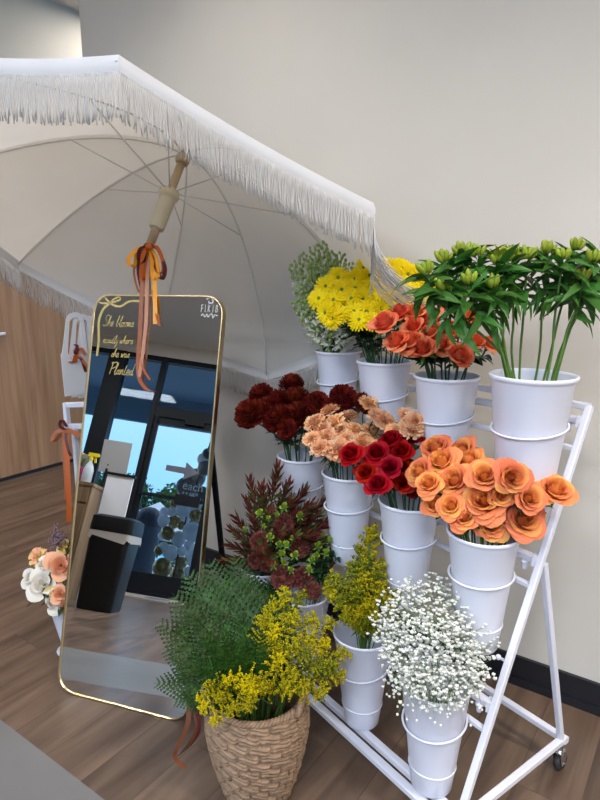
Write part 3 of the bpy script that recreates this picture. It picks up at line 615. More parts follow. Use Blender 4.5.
mb = MB(); mb.ball(K(149, 247, KD-.012), .014, 12, 8, sq=(1.2, .8, .8)); mb.tube([TIE + (_R*cos(a)+AX.cross(_R)*sin(a)).normalized()*.0195 for a in [i*pi/8 for i in range(16)]], .004, 6, closed=True)
obj('knot', mb, M_sat_o, bow)

# ------------------------------------------------------------------ tiered flower rack
P0 = cf(.8, 1.6); RU = cf(-.592, .806); RV = cf(.806, .592); RU.normalize(); RV.normalize()
def RK(u, v, z): return P0 + RU*u + RV*v + V((0, 0, z))
LEN = 1.06
def legv(z): return -.0186 - (1.16-z)*.434
rack = thing('flower_rack', 'white metal three-tier rolling rack holding white flower buckets', 'rack', RK(LEN/2, -.25, 0))
def rb(nm, a, b, w, h, side=None, m=None): o = obj(nm, MB().bar(RK(*a), RK(*b), w, h, side), m or M_white, rack); autosmooth(o); return o
ZB = .103
for u in (0, LEN):
    rb('front_leg', (u, legv(ZB)-.006, ZB), (u, legv(1.16), 1.16), .019, .019, RU)
    rb('back_leg', (u, .005, ZB), (u, legv(.746)+.02, .746), .018, .018, RU)
    rb('base_rail', (u, .022, ZB), (u, -.52, ZB), .021, .021)
    for vv in (0.0, -.50):
        c = thing('caster', None, None, RK(u, vv, 0)) if False else bpy.data.objects.new('caster', None)
        col.objects.link(c); c.parent = rack; c.location = RK(u, vv, 0) - lo(rack); p = RK(u, vv, 0); c.empty_display_size = .03
        mb = MB(); mb.lathe([(.001, -.010), (.024, -.010), (.027, -.006), (.027, .006), (.024, .010), (.001, .010)], 24, p+V((0, 0, .027))+RV*.012, axM(RU)); obj('wheel', mb, M_rubber, c)
        mb = MB()
        for s_ in (-.013, .013): mb.bar(p+RU*s_+RV*.012+V((0, 0, .024)), p+RU*s_+V((0, 0, .068)), .003, .026, RU)
        mb.box(p+V((0, 0, .070)), (.032, .032, .004)); mb.lathe([(.001, .07), (.012, .07), (.012, .092), (.001, .092)], 14, p); mb.tube([p+RU*-.018+RV*.012+V((0, 0, .027)), p+RU*.018+RV*.012+V((0, 0, .027))], .004, 8)
        obj('fork', mb, M_chrome, c, smooth=False)
rb('base_rail', (-.012, .018, ZB), (LEN, .018, ZB), .022, .022); rb('base_rail', (0, -.462, ZB), (LEN, -.462, ZB), .024, .022); rb('base_rail', (-.012, -.503, ZB-.004), (LEN, -.503, ZB-.004), .026, .020)
rb('crossbar', (0, legv(1.158), 1.158), (LEN, legv(1.158), 1.158), .020, .018)
for (zu, zl) in ((1.118, 1.048), (.756, .693), (.386, .328)):
    rb('crossbar', (.014, legv(zu)+.004, zu), (LEN-.014, legv(zu)+.004, zu), .024, .020); rb('crossbar', (0, legv(zl), zl), (LEN, legv(zl), zl), .016, .014)
    for uu in (.045, LEN-.045):
        mb = MB(); p = RK(uu, legv(zu)-.004, zu-.012); mb.lathe([(.001, -.026), (.006, -.024), (.008, -.016), (.008, -.008), (.011, -.004), (.011, .002), (.001, .002)], 14, p); mb.tube([p, p-RV*.012], .004, 8); obj('clamp_knob', mb, M_white, rack)
    for uu in (.004, LEN-.004): obj('bracket', MB().box(RK(uu+.012 if uu < .5 else uu-.012, legv(zu)+.002, zu), (.014, .03, .03)), M_white, rack, smooth=False)
for z in (.50,): 
    for uu in (.0, LEN):
        obj('bolt', MB().tube([RK(uu-.0, legv(z), z), RK(uu+.03, legv(z)-.002, z)], .004, 8).ball(RK(uu+.032, legv(z)-.002, z), .008, 8, 6), M_white, rack)
# buckets
bprof = [(.001, 0), (.050, 0), (.0535, .002), (.056, .006), (.0635, .070), (.0655, .071), (.0665, .0735), (.066, .076), (.0642, .0775), (.0915, .325), (.0935, .328), (.097, .331), (.0985, .335), (.0975, .3385), (.094, .340), (.0915, .338), (.0905, .333), (.0885, .32), (.062, .075), (.053, .010), (.001, .008)]
me_b = MB().lathe(bprof, 56).mesh('flower_bucket', M_bucket); me_b.set_sharp_from_angle(angle=radians(50))
BK = {}
blab = {
 'T4': 'large white bucket of tall alstroemeria stems at the right end of the top tier', 'T3': 'white bucket of coral red roses on the top tier',
 'T2': 'white bucket of yellow daisy chrysanthemums on the top tier', 'T1': 'white bucket of pale green and white stock at the left end of the top tier',
 'M4': 'white bucket of orange roses at the right end of the middle tier', 'M3': 'white bucket of dark red roses on the middle tier',
 'M2': 'white bucket of peach carnations on the middle tier', 'M1': 'white bucket of maroon chrysanthemums at the left end of the middle tier',
 'B4': 'front white bucket of baby\'s breath at the right end of the bottom tier', 'B3': 'white bucket of goldenrod on the bottom tier',
 'B2': 'white bucket of green buds half hidden behind goldenrod on the bottom tier', 'B1': 'white bucket of bronze strap-leaved foliage at the left end of the bottom tier'}
for k, u, v, zr, dia in (('T4', .062, -.20, 1.257, .222), ('T3', .385, -.15, 1.208, .203), ('T2', .66, -.15, 1.224, .192), ('T1', .905, -.15, 1.235, .178),
                         ('M4', .105, -.305, .838, .197), ('M3', .375, -.305, .842, .192), ('M2', .655, -.305, .856, .188), ('M1', .925, -.305, .850, .186),
                         ('B4', .120, -.450, .443, .196), ('B3', .420, -.440, .428, .192), ('B2', .72, -.45, .43, .19), ('B1', .97, -.45, .43, .19)):
    s = dia/.197; h = .34*s; C_ = RK(u, v, 0); zb = zr-h
    if k[0] == 'B': s3 = (s, s, (zr-.115)/.34); zb = .115; h = zr-.115
    else: s3 = (s, s, s)
    o = bpy.data.objects.new('flower_bucket', me_b); col.objects.link(o); o.location = (C_.x, C_.y, zb); o.scale = s3
    tag(o, blab[k], 'bucket', 'white buckets in the flower rack')
    BK[k] = dict(c=V((C_.x, C_.y, 0)), zr=zr, r=.0915*s, zb=zb, d=pix(V((C_.x, C_.y, zr)))[2])
    hz = zb + h*.64; hr = (.0635+(.0915-.0635)*((h*.64/s3[2]-.07)/.255))*s + .0055
    tilt = radians({'T': 9, 'M': 4, 'B': 8}[k[0]])
    ctr = V((C_.x, C_.y, hz)); b2 = (RV*cos(tilt)+V((0, 0, 1))*sin(tilt))
    mb = MB(); mb.tube([ctr + RU*cos(a)*hr + b2*sin(a)*hr*1.02 for a in [i*2*pi/48 for i in range(48)]], .0032, 8, closed=True)
    back = ctr + b2*hr*1.02; zu = {'T': 1.118, 'M': .756, 'B': .386}[k[0]]
    for du in (-.03, .03):
        st = ctr + RU*du + b2*sqrt(max(0, hr*hr-du*du)); tg_ = RK(u+du, legv(zu)-.006, zu-.006)
        if (tg_-st).dot(RV) > .004: mb.tube([st, tg_], .0030, 6)
    obj('hoop', mb, M_white, rack)

# ------------------------------------------------------------------ flower heads (unit size, facing +Z)
def rose_mesh(name, mats, seed, n=34, loose=1.0):
    r_ = random.Random(seed); mb = MB(); n = int(n*.72)
    for i in range(n):
        f = i/(n-1); ph = i*2.399 + r_.uniform(-.3, .3); rt = .05+.68*f**.92*loose; zt = 1.0-.50*f**1.25 + r_.uniform(-.03, .03)
        hw = 1.6 - .75*f**.6; roll = .10+max(0, f-.30)*1.5*r_.uniform(.75, 1.25)*loose; tilt = r_.uniform(-.06, .06); pk = r_.uniform(.04, .12)
        def P(a, b):
            s = a/8*2-1; t = b/6; tm = t*(1-.16*abs(s)**3)
            r = rt*(1-(1-tm)**2.6)+.015; z = -.12+(zt+.12)*tm**1.1; e = max(0, (tm-.66)/.34)
            r += roll*.32*e*e*(1-.35*abs(s)**2); z -= roll*.24*e**2.5 - tilt*s*t; r += pk*e*e*(1-abs(s))*f; z += .04*e*(1-abs(s))
            r *= 1+.09*s*(1-.4*f)+.018*sin(s*8+i)*e*f; th = ph + s*hw*(.5+.5*min(1, tm*1.7))
            return V((r*cos(th), r*sin(th), z))
        mb.grid(P, 8, 6, 0 if r_.random() > f*1.1-.25 else 1)
    # sepals
    for k in range(5):
        a = k*2*pi/5; mb.add([(0.05*cos(a-1), .05*sin(a-1), -.14), (.05*cos(a+1), .05*sin(a+1), -.14), (.42*cos(a+.3), .42*sin(a+.3), -.02), (.42*cos(a-.3), .42*sin(a-.3), -.02), (.75*cos(a), .75*sin(a), -.12)], [(0, 1, 2, 3), (3, 2, 4)], 2)
    mb.ball((0, 0, -.16), .14, 8, 5, 2)
    return mb.mesh(name, mats)
def carn_mesh(name, mats, seed, n=46):
    r_ = random.Random(seed); mb = MB()
    for i in range(n):
        f = (i+.5)/n; el = (1-f)*1.45 + .0; ph = i*2.399; R_ = .93+r_.uniform(-.1, .07); hw = r_.uniform(.28, .42)
        zz = [r_.uniform(-.10, .10) for _ in range(8)]; ww = [r_.uniform(-.09, .09) for _ in range(8)]
        def P(a, b):
            s = a/7*2-1; t = b/4; e = el + ww[a]*t*t*1.5 ; rr_ = R_*t + zz[a]*t**3 - .10*abs(s)*t
            th = ph + s*hw*(.35+.65*t)/max(.35, cos(e)); th = max(ph-1.1, min(ph+1.1, th))
            return V((rr_*cos(e)*cos(th), rr_*cos(e)*sin(th), .62*rr_*sin(e) + .06*sin(s*9+i)*t*t))
        mb.grid(P, 7, 4, 0 if r_.random() < .6 else 1)
    mb.lathe([(.01, -.42), (.13, -.40), (.17, -.25), (.2, -.02), (.12, .05)], 10, mi=2)
    return mb.mesh(name, mats)
def mum_mesh(name, mats, seed, n=190):
    r_ = random.Random(seed); mb = MB()
    for i in range(n):
        z = 1-1.35*(i+.5)/n; a = i*2.399; rad = sqrt(max(0, 1-z*z)); d = V((rad*cos(a), rad*sin(a), z)); sd = V((-sin(a), cos(a), 0)); up = d.cross(sd)*-1
        R_ = r_.uniform(.9, 1.05); w = .105; pts = []
        for t, ww, lift in ((.45, .5, 0), (.72, 1, .02), (.92, 1, .09), (1.0, .35, .17)):
            c = V((d.x*R_*t, d.y*R_*t, d.z*R_*t*.80)) + V((0, 0, 1))*lift*.9; pts += [c-sd*w*ww, c+d*-.03, c+sd*w*ww]
        mb.add(pts, [(3*k+j, 3*k+j+1, 3*k+4+j, 3*k+3+j) for k in range(3) for j in range(2)], 0 if r_.random() < (.45 if z > .3 else .75) else 1)
    mb.ball((0, 0, 0), .55, 10, 6, 0, sq=(1, 1, .75)); return mb.mesh(name, mats)
def daisy_mesh(name, mats, seed):
    r_ = random.Random(seed); mb = MB()
    for ring, n, L_, up in ((0, 21, 1, -.02), (1, 18, .92, .18), (2, 14, .72, .40)):
        for i in range(n):
            a = 2*pi*(i+ring*.5)/n + r_.uniform(-.06, .06); L = L_*r_.uniform(.92, 1.05); u = up+r_.uniform(-.07, .07); d = V((cos(a), sin(a), 0)); sd = V((-sin(a), cos(a), 0)); pts = []
            for t, w in ((.12, .035), (.4, .075), (.75, .088), (.94, .062), (1.0, .02)):
                c = d*L*t + V((0, 0, u*sin(t*1.7)+ring*.02)); pts += [c-sd*w, c+V((0, 0, -.02)), c+sd*w]
            mb.add(pts, [(3*k+j, 3*k+j+1, 3*k+4+j, 3*k+3+j) for k in range(4) for j in range(2)])
    mb.ball((0, 0, .06), .25, 14, 6, 1, sq=(1, 1, .55)); return mb.mesh(name, mats)
def leaf_mesh(name, m, L=1, W=.3, droop=.3, fold=.12, wav=.0, nseg=8, serr=0):
    mb = MB(); vs = []
    for i in range(nseg+1):
        t = i/nseg; w = W*.5*sin(pi*min(1, t*.93+.05))**.8*(1-.35*t) * (1 if i < nseg else .02); a = droop*t; p = V((L*(t-.15*droop*t*t), 0, L*(.45*droop*t - droop*1.2*t*t)))
        for s in (-1, -.5, 0, .5, 1): vs.append(p + V((0, s*w*(1+serr*(i % 2)), abs(s)*w*fold*4*.5 + wav*sin(t*11+s)*abs(s)*.05)))
    mb.add(vs, [(5*i+j, 5*i+j+1, 5*i+6+j, 5*i+5+j) for i in range(nseg) for j in range(4)]); return mb.mesh(name, m)
def leaf_quat(d, roll=0.0):                        # leaf runs along +X
    d = V(d).normalized(); up = V((0, 0, 1)); y = up.cross(d)
    if y.length < .05: y = V((0, 1, 0))
    y.normalize(); z = d.cross(y); return Matrix((d, y, z)).transposed().to_quaternion() @ Quaternion((1, 0, 0), roll)

ORD = ['leftmost', 'second from left', 'third from left', 'fourth from left', 'fifth from left', 'sixth from left', 'seventh from left', 'eighth from left']
ROWN = ['top', 'second', 'third', 'fourth', 'fifth', 'sixth', 'seventh', 'eighth']
def name_by_place(lst, kind, bunch, per=5):       # lst: [(object, px, py)]
    lst = sorted(lst, key=lambda t: t[2]); nr = max(1, math.ceil(len(lst)/per)); per = math.ceil(len(lst)/nr)
    for r in range(nr):
        row = sorted(lst[r*per:(r+1)*per], key=lambda t: t[1])
        for i, (o, x, y) in enumerate(row):
            pos = 'rightmost' if i == len(row)-1 and i else ORD[i]
            if len(row) == 1: pos = 'single'
            o['label'] = '%s, %s in the %s row of %s' % (kind, pos, ROWN[r] if r < nr-1 or nr < 2 else 'lowest', bunch) if nr > 1 else '%s, %s in %s' % (kind, pos, bunch)
def stem_path(b, head, face, rnd, rim=.72):
    c = b['c']; hv = V((head.x-c.x, head.y-c.y, 0)); k = min(1.0, b['r']*rim/max(hv.length, 1e-4))
    rp = c + hv*k*rnd.uniform(.75, 1.0) + V((0, 0, b['zr'])); base = c + V((rnd.uniform(-.03, .03), rnd.uniform(-.03, .03), b['zb']+.03)) - hv.normalized()*.015
    pre = head - V(face).normalized()*min(.05, (head-rp).length*.35); mid = rp.lerp(pre, .5) + V((0, 0, .12))*min(.2, (head-rp).length)
    return [base, rp, mid, pre, head]
def facing(head, c, wu=.5, wc=.7, wo=.45, rnd=RND, j=.15):
    out = V((head.x-c.x, head.y-c.y, 0)); out = out.normalized() if out.length > .01 else out
    return (V((0, 0, 1))*wu + (CAM-head).normalized()*wc + out*wo + V((rnd.uniform(-j, j), rnd.uniform(-j, j), rnd.uniform(-j, j)))).normalized()
def flower(name, cat, group, b, head, face, bloom, rad, part, stem_r, stem_m, rnd, leaves=None, nleaf=0, lsc=.04, spin=None, lz=(.3, .8)):
    pts = smooth_path(stem_path(b, head, face, rnd), 4)
    t = thing(name, None, cat, pts[0], group)
    obj('stem', MB().tube(pts, stem_r, 5), stem_m, t)
    if bloom: inst(part, bloom, t, head, quat_to(face, rnd.uniform(0, 6.28) if spin is None else spin), rad)
    n = len(pts)
    for k in range(nleaf):
        i = int(n*rnd.uniform(*lz)); i = min(n-2, i); p = pts[i]
        if p.z < b['zr']+.012: i = min(n-2, i+int(n*.3)); p = pts[i]
        a = rnd.uniform(0, 2*pi); d = V((cos(a), sin(a), rnd.uniform(.1, .7)))
        inst('leaf', leaves[k % len(leaves)], t, p, leaf_quat(d, rnd.uniform(-.5, .5)), lsc*rnd.uniform(.8, 1.25))
    return t
def bunch(name, cat, group, kind, bname, bk, items, blooms, part, stem_r, stem_m, seed, wts=(.5, .7, .45), depth=(.05, -.07), leaves=None, nleaf=0, lsc=.04, per=5, j=.15, lz=(.3, .8), big=1.2, shift=0.0):
    rnd = random.Random(seed); b = BK[bk]; ys = [i[1] for i in items]; y0, y1 = min(ys), max(ys); out = []
    for n_, it in enumerate(items):
        px, py, rp = it[:3]; f = (py-y0)/max(1, y1-y0); dd = it[3] if len(it) > 3 else depth[0]+(depth[1]-depth[0])*f
        d = b['d']+dd+shift; head = at(px, py, d); fc = facing(head, b['c'], *wts, rnd=rnd, j=j)
        rad = rp*d/600
        t = flower(name, cat, group, b, head - fc*rad*.35, fc, blooms[n_ % len(blooms)], rad*big, part, stem_r, stem_m, rnd, leaves, nleaf, lsc, lz=lz)
        out.append((t, px, py))
    name_by_place(out, kind, bname, per); return out

L_rose = [leaf_mesh('leaf', M_leafdk, 1, .62, .35, .12), leaf_mesh('leaf', M_leafdk, 1, .55, .6, .15)]
L_green = [leaf_mesh('leaf', M_leaf, 1, .30, .5, .15), leaf_mesh('leaf', M_leaf, 1, .30, .9, .15), leaf_mesh('leaf', M_leaf, 1, .24, .2, .15)]
L_dark = [leaf_mesh('leaf', M_leafdk, 1, .45, .5, .15, 1, 8, .35)]
OR = [rose_mesh('bloom', [M_petal_or, M_petal_or2, M_stem], s, 42, l) for s, l in ((1, 1.0), (2, 1.08), (3, .92))]
CO = [rose_mesh('bloom', [M_petal_co, M_petal_co2, M_stem], s, 28, l) for s, l in ((4, .8), (5, .7), (6, .88))]
RE = [rose_mesh('bloom', [M_petal_re, M_petal_re, M_stemdk], s, 38, l) for s, l in ((7, .86), (8, .8))]
REd = rose_mesh('bloom', [M_petal_re2, M_petal_re2, M_stemdk], 9, 22, .85)
CA = [carn_mesh('bloom', [M_carn, M_carn2, M_stem], s) for s in (1, 2, 3)]
MU = [mum_mesh('bloom', [M_mum, M_mum2], s) for s in (1, 2)]
DA = [daisy_mesh('bloom', [M_yel, M_ycen], s) for s in (1, 2)]

bunch('orange_rose', 'flower', 'orange roses', 'open orange rose', 'the orange rose bunch', 'M4',
      [(436,449,14,.06),(442,462,15,.03),(463,452,14,.06),(470,463,15,.03),(420,472,12,.03),(429,484,13,-.01),(455,481,16,-.02),(484,476,14,-.09),(484,500,21,-.07),(464,517,13,-.06),(451,506,12,-.05),(434,505,11,.0),(491,526,14,-.06),(523,520,17,-.08),(512,477,16,-.13),(554,491,17,-.09),(529,498,13,-.13),(500,496,11,-.10)],
      OR, 'bloom', .0028, M_stem, 11, wts=(.45, .75, .35), leaves=L_rose, nleaf=5, lsc=.045, lz=(.3, .85), j=.25, big=1.22)
bunch('coral_rose', 'flower', 'coral roses', 'coral red rose', 'the coral rose bunch', 'T3',
      [(385,325,14,-.06),(401,315,12,.02),(397,343,12,-.06),(411,343,13,-.05),(423,350,14,-.07),(442,345,10,-.04),(459,356,13,-.06),(416,315,12,0),(431,320,12,0),(451,333,13,-.02),(475,344,11,0),(489,345,10,.02),(449,306,11,.03),(414,328,12,-.02),(466,320,11,.02),(432,333,11,-.02)],
      CO, 'bloom', .0028, M_stemdk, 12, wts=(.75, .55, .4), leaves=L_rose, nleaf=7, lsc=.05, lz=(.25, .85), big=1.4)
bunch('red_rose', 'flower', 'red roses', 'deep red rose', 'the red rose bunch', 'M3',
      [(351,455,12,-.04),(377,454,13,-.03),(391,441,12,.02),(402,452,12,-.01),(412,439,11,.03),(390,468,12,-.06),(378,485,13,-.08),(366,473,11,-.05),(403,483,11,-.04),(417,489,10,-.02),(404,468,9,-.02),(463,446,12,.02),(428,466,10,.02)],
      [RE[0], RE[1], RE[0], RE[1], REd], 'bloom', .0028, M_stemdk, 13, wts=(.5, .75, .4), leaves=L_rose, nleaf=6, lsc=.045, lz=(.25, .85), big=1.27)
bunch('peach_carnation', 'flower', 'peach carnations', 'ruffled peach carnation', 'the carnation bunch', 'M2',
      [(329,408,10),(313,421,11),(332,422,12),(347,415,11),(311,438,9),(326,436,11),(319,447,10),(338,448,14),(356,429,12),(364,442,13),(370,402,10,-.04),(378,415,10,-.08),(386,420,11,-.09),(399,433,13,-.14),(416,420,11,-.2),(412,428,12,-.2),(378,447,9),(372,429,10),(322,428,10),(348,438,10),(340,428,10),(406,414,8,-.17)],
      CA, 'bloom', .0022, M_stemdk, 14, wts=(.7, .55, .45), depth=(.06, -.09), leaves=[leaf_mesh('leaf', M_leafdk, 1, .12, .4, .1)], nleaf=8, lsc=.07, big=1.25, lz=(.2, .75))
bunch('maroon_chrysanthemum', 'flower', 'maroon chrysanthemums', 'maroon pompon chrysanthemum', 'the maroon chrysanthemum bunch', 'M1',
      [(249,412,15),(260,393,12),(275,400,13),(291,382,12),(294,396,14),(277,417,15),(296,413,14),(308,402,12),(286,428,10),(268,407,13),(319,401,11,-.12),(344,396,13,-.16),(333,407,10,-.16),(366,402,11,-.22),(307,415,10)],
      MU, 'bloom', .0026, M_stemdk, 15, wts=(.7, .5, .5), depth=(.05, -.09), leaves=L_dark, nleaf=9, lsc=.045, big=1.15, lz=(.25, .8))
yl = []
for y, xs in ((266, (362,376,390,404)), (276, (340,353,367,381,396,410,423)), (287, (327,342,357,371,386,401,416,430)), (299, (320,334,350,365,379,394,408,424)), (311, (322,338,354,369,384,400)), (321, (332,361,376))):
    for i, x in enumerate(xs): yl.append((x+RND.uniform(-2.5, 2.5), y+RND.uniform(-3, 3), 9.6))
bunch('yellow_daisy_chrysanthemum', 'flower', 'yellow daisy chrysanthemums', 'yellow daisy chrysanthemum', 'the yellow bunch', 'T2', yl, DA, 'bloom', .0017, M_stemdk, 16, wts=(.45, .75, .45), depth=(-.07, -.17), leaves=L_dark, nleaf=7, lsc=.045, per=8, j=.45, big=1.3, lz=(.2, .75))

# ---- alstroemeria
def bud_mesh(name, m, open_=0):
    mb = MB(); r_ = random.Random(open_)
    prof = [(.01, 0), (.10, .05), (.17, .25), (.20, .5), (.17, .75), (.09, .93), (.01, 1.0)]
    n = 12; vs = [(r*(1+.14*(k % 2))*cos(2*pi*k/n+z*.5), r*(1+.14*(k % 2))*sin(2*pi*k/n+z*.5), z) for r, z in prof for k in range(n)]
    mb.add(vs, [(i*n+k, i*n+(k+1) % n, (i+1)*n+(k+1) % n, (i+1)*n+k) for i in range(6) for k in range(n)])
    if open_:
        for k in range(6):
            a = k*pi/3; d = V((cos(a), sin(a), 0)); sd = V((-sin(a), cos(a), 0)); pts = []
            for t, w, z in ((.05, .05, .2), (.22, .16, .6), (.42, .2, .9), (.62, .10, 1.08), (.68, .01, 1.12)): c = d*t+V((0, 0, z)); pts += [c-sd*w, c-d*.03, c+sd*w]
            mb.add(pts, [(3*q+j_, 3*q+j_+1, 3*q+4+j_, 3*q+3+j_) for q in range(4) for j_ in range(2)])
    return mb.mesh(name, m)
AB = [bud_mesh('bud', M_bud), bud_mesh('bud', M_bud, 1)]
rnd = random.Random(21); b = BK['T4']; out = []
for (px, py, dd, op) in [(428,282,-.05,0),(446,270,.02,0),(462,262,.04,0),(477,264,.0,0),(497,272,-.04,1),(512,270,.02,1),(526,268,.0,0),(470,292,-.08,0),(446,298,-.06,0),(492,296,-.06,0),(547,262,.02,0),(562,268,-.04,0),(575,258,.03,0),(592,270,-.03,0),(604,262,.02,0),(582,288,-.05,0)]:
    head = at(px, py-2, b['d']+dd); f = (V((0, 0, 1)) + V((head.x-b['c'].x, head.y-b['c'].y, 0))*1.3).normalized()
    t = flower('alstroemeria_stem', 'flower', 'alstroemeria stems', b, head, f, None, 1, '', .0033, M_stem, rnd)
    out.append((t, px, py)); q0 = quat_to(f)
    for k in range(7):
        a = k*2.399; el = .15+.65*(k/8); d = q0 @ V((sin(el)*cos(a), sin(el)*sin(a), cos(el)))
        p = head + d*.018; L = rnd.uniform(.024, .038); inst('bud', AB[op if k < 4 else 0], t, p, quat_to(d, a), L)
    for k in range(22):
        a = k*2.399+rnd.uniform(-.3, .3); dz = rnd.uniform(-.2, 1.0) if k < 12 else rnd.uniform(-.9, .2); d = q0 @ V((cos(a), sin(a), dz)); back = rnd.choice((0, 0, .01, .02)) if k < 13 else rnd.uniform(.01, .075)
        inst('leaf', L_green[k % 3], t, head - f*(.006+back), leaf_quat(d, rnd.uniform(-.9, .9)), rnd.uniform(.065, .115))
name_by_place(out, 'alstroemeria with lime buds', 'the tall green bunch', 8)

# ---- white and green stock
def stock_mesh(name, seed):
    r_ = random.Random(seed); mb = MB(); mb.tube([(0, 0, 0), (.02, 0, .5), (0, .01, 1)], [.012, .010, .005], 5, mi=1)
    for i in range(46):
        z = .05+.93*i/46; a = i*2.399; R_ = .19*(1-.66*z); c = V((R_*cos(a), R_*sin(a), z+.02)); s = .085*(1-.55*z)
        if z < .62 and r_.random() < .8:
            for k in range(5):
                b_ = k*1.2566+i; d = V((cos(a)*.6+cos(b_)*.8, sin(a)*.6+sin(b_)*.8, .5*sin(b_*2))).normalized(); e = d.orthogonal().normalized()
                mb.add([c, c+d*s*.9+e*s*.7, c+d*s*1.5, c+d*s*.9-e*s*.7], [(0, 1, 2, 3)], 0)
        else: mb.ball(c, s*.62, 6, 4, 1, sq=(1, 1, 1.3))
    return mb.mesh(name, [M_stockw, M_stockg])
ST = [stock_mesh('flower_spike', s) for s in (1, 2, 3)]
rnd = random.Random(23); b = BK['T1']; out = []
for (px, py, dd) in [(291,262,-.02),(301,253,.02),(313,245,0),(322,241,.03),(331,250,-.03),(341,252,.02),(349,262,.0),(296,285,-.06),(308,272,-.06),(320,278,-.08),(335,280,-.06),(346,292,-.07),(304,300,-.08),(318,305,-.10),(293,300,-.05),(332,305,-.09),(312,262,-.04),(326,262,-.04)]:
    tip = at(px, py, b['d']+dd*.6-.10-max(0, px-318)*.0022); low = b['c']+V((0, 0, b['zr'])); f = (V((tip.x-b['c'].x, tip.y-b['c'].y, 0))*.9 + V((0, 0, tip.z-low.z))).normalized(); L = .20
    t = flower('stock_stem', 'flower', 'stock stems', b, tip-f*L, f, ST[len(out) % 3], L*1.0, 'flower_spike', .003, M_stem, rnd, [L_green[2]], 6, .06, lz=(.25, .6))
    out.append((t, px, py))
name_by_place(out, 'pale green stock spike', 'the stock bunch', 5)

# ---- goldenrod
def golden_mesh(name, seed, mats, nb=22, lenb=.42):
    r_ = random.Random(seed); mb = MB()
    axis = smooth_path([(0, 0, 0), (.03, .02, .4), (.0, .05, .75), (.06, .04, 1.0)], 4); mb.tube(axis, .010, 4, mi=1)
    def flo(c, s):
        mb.ball(c, s, 5, 3, 0 if r_.random() < .8 else 2, sq=(1, 1, 1.2), M=None)
    for i in range(nb):
        z = .12+.85*i/nb; a = i*2.399; L = lenb*(1-z*.86); p = axis[int(z*(len(axis)-1))]; d = V((cos(a), sin(a), .9)).normalized()
        br = bez(p, p+d*L*.6, p+d*L+V((cos(a)*.05, sin(a)*.05, -.04)), 8); mb.tube(br[::2], .006, 3, mi=1)
        for k, q in enumerate(br[2:]):
            for _ in range(3): flo(q+V((r_.gauss(0, .018), r_.gauss(0, .018), r_.gauss(.008, .016))), r_.uniform(.012, .020))
    for _ in range(26): q = axis[-1].lerp(axis[-6], r_.random()); flo(q+V((r_.gauss(0, .02), r_.gauss(0, .02), r_.gauss(0, .015))), r_.uniform(.012, .020))
    return mb.mesh(name, mats)
GO = [golden_mesh('plume', s, [M_sol, M_stem, M_sol2]) for s in (1, 2, 3)]
GO2 = [golden_mesh('plume', s, [M_sol2, M_stemdk, M_sol]) for s in (4, 5)]
GO3 = [golden_mesh('plume', 6, [M_solbr, M_stem, M_sol])]
L_gold = [leaf_mesh('leaf', M_leafdk, 1, .14, .5, .1)]
def plumes(bk, items, meshes, kind, bname, grp, seed, up=1.0, L0=.15, out_w=1.6, per=6):
    rnd = random.Random(seed); b = BK[bk]; out = []
    for it in items:
        px, py, dd = it[:3]; sc_ = it[3] if len(it) > 3 else 1.0; tip = at(px, py, b['d']+dd)
        f = V((tip.x-b['c'].x, tip.y-b['c'].y, 0))*out_w + V((0, 0, max(.04, tip.z-b['zr'])*up)); f.normalize(); L = L0*sc_
        t = flower('goldenrod_stem', 'flower', grp, b, tip-f*L, f, meshes[len(out) % len(meshes)], L, 'plume', .0018, M_stem, rnd, L_gold, 9, .045, lz=(.3, .95)); out.append((t, px, py))
    name_by_place(out, kind, bname, per)
plumes('B3', [(374,524,.02,1.25),(350,560,.0),(361,545,.04),(388,560,.02),(402,567,.0),(330,572,-.02),(343,580,-.05),(366,575,-.06),(385,582,-.07),(415,583,-.02,.8),(352,590,-.09),(322,585,.03),(400,590,-.06),(372,556,.05),(338,602,-.08),(328,594,-.04),(394,600,-.09,.7),(360,560,-.02),(378,570,-.02),(356,612,-.12,.7),(376,615,-.13,.7),(342,618,-.11,.6),(392,612,-.12,.6),(366,600,-.10),(350,624,-.105,.6),(362,632,-.115,.6),(376,634,-.12,.6),(390,628,-.11,.6),(345,612,-.10,.6),(398,618,-.10,.6),(368,620,-.13,.6)],
       [GO[0], GO2[0], GO2[1], GO[1]], 'olive goldenrod plume', 'the rack bunch', 'goldenrod in the rack bucket', 31)

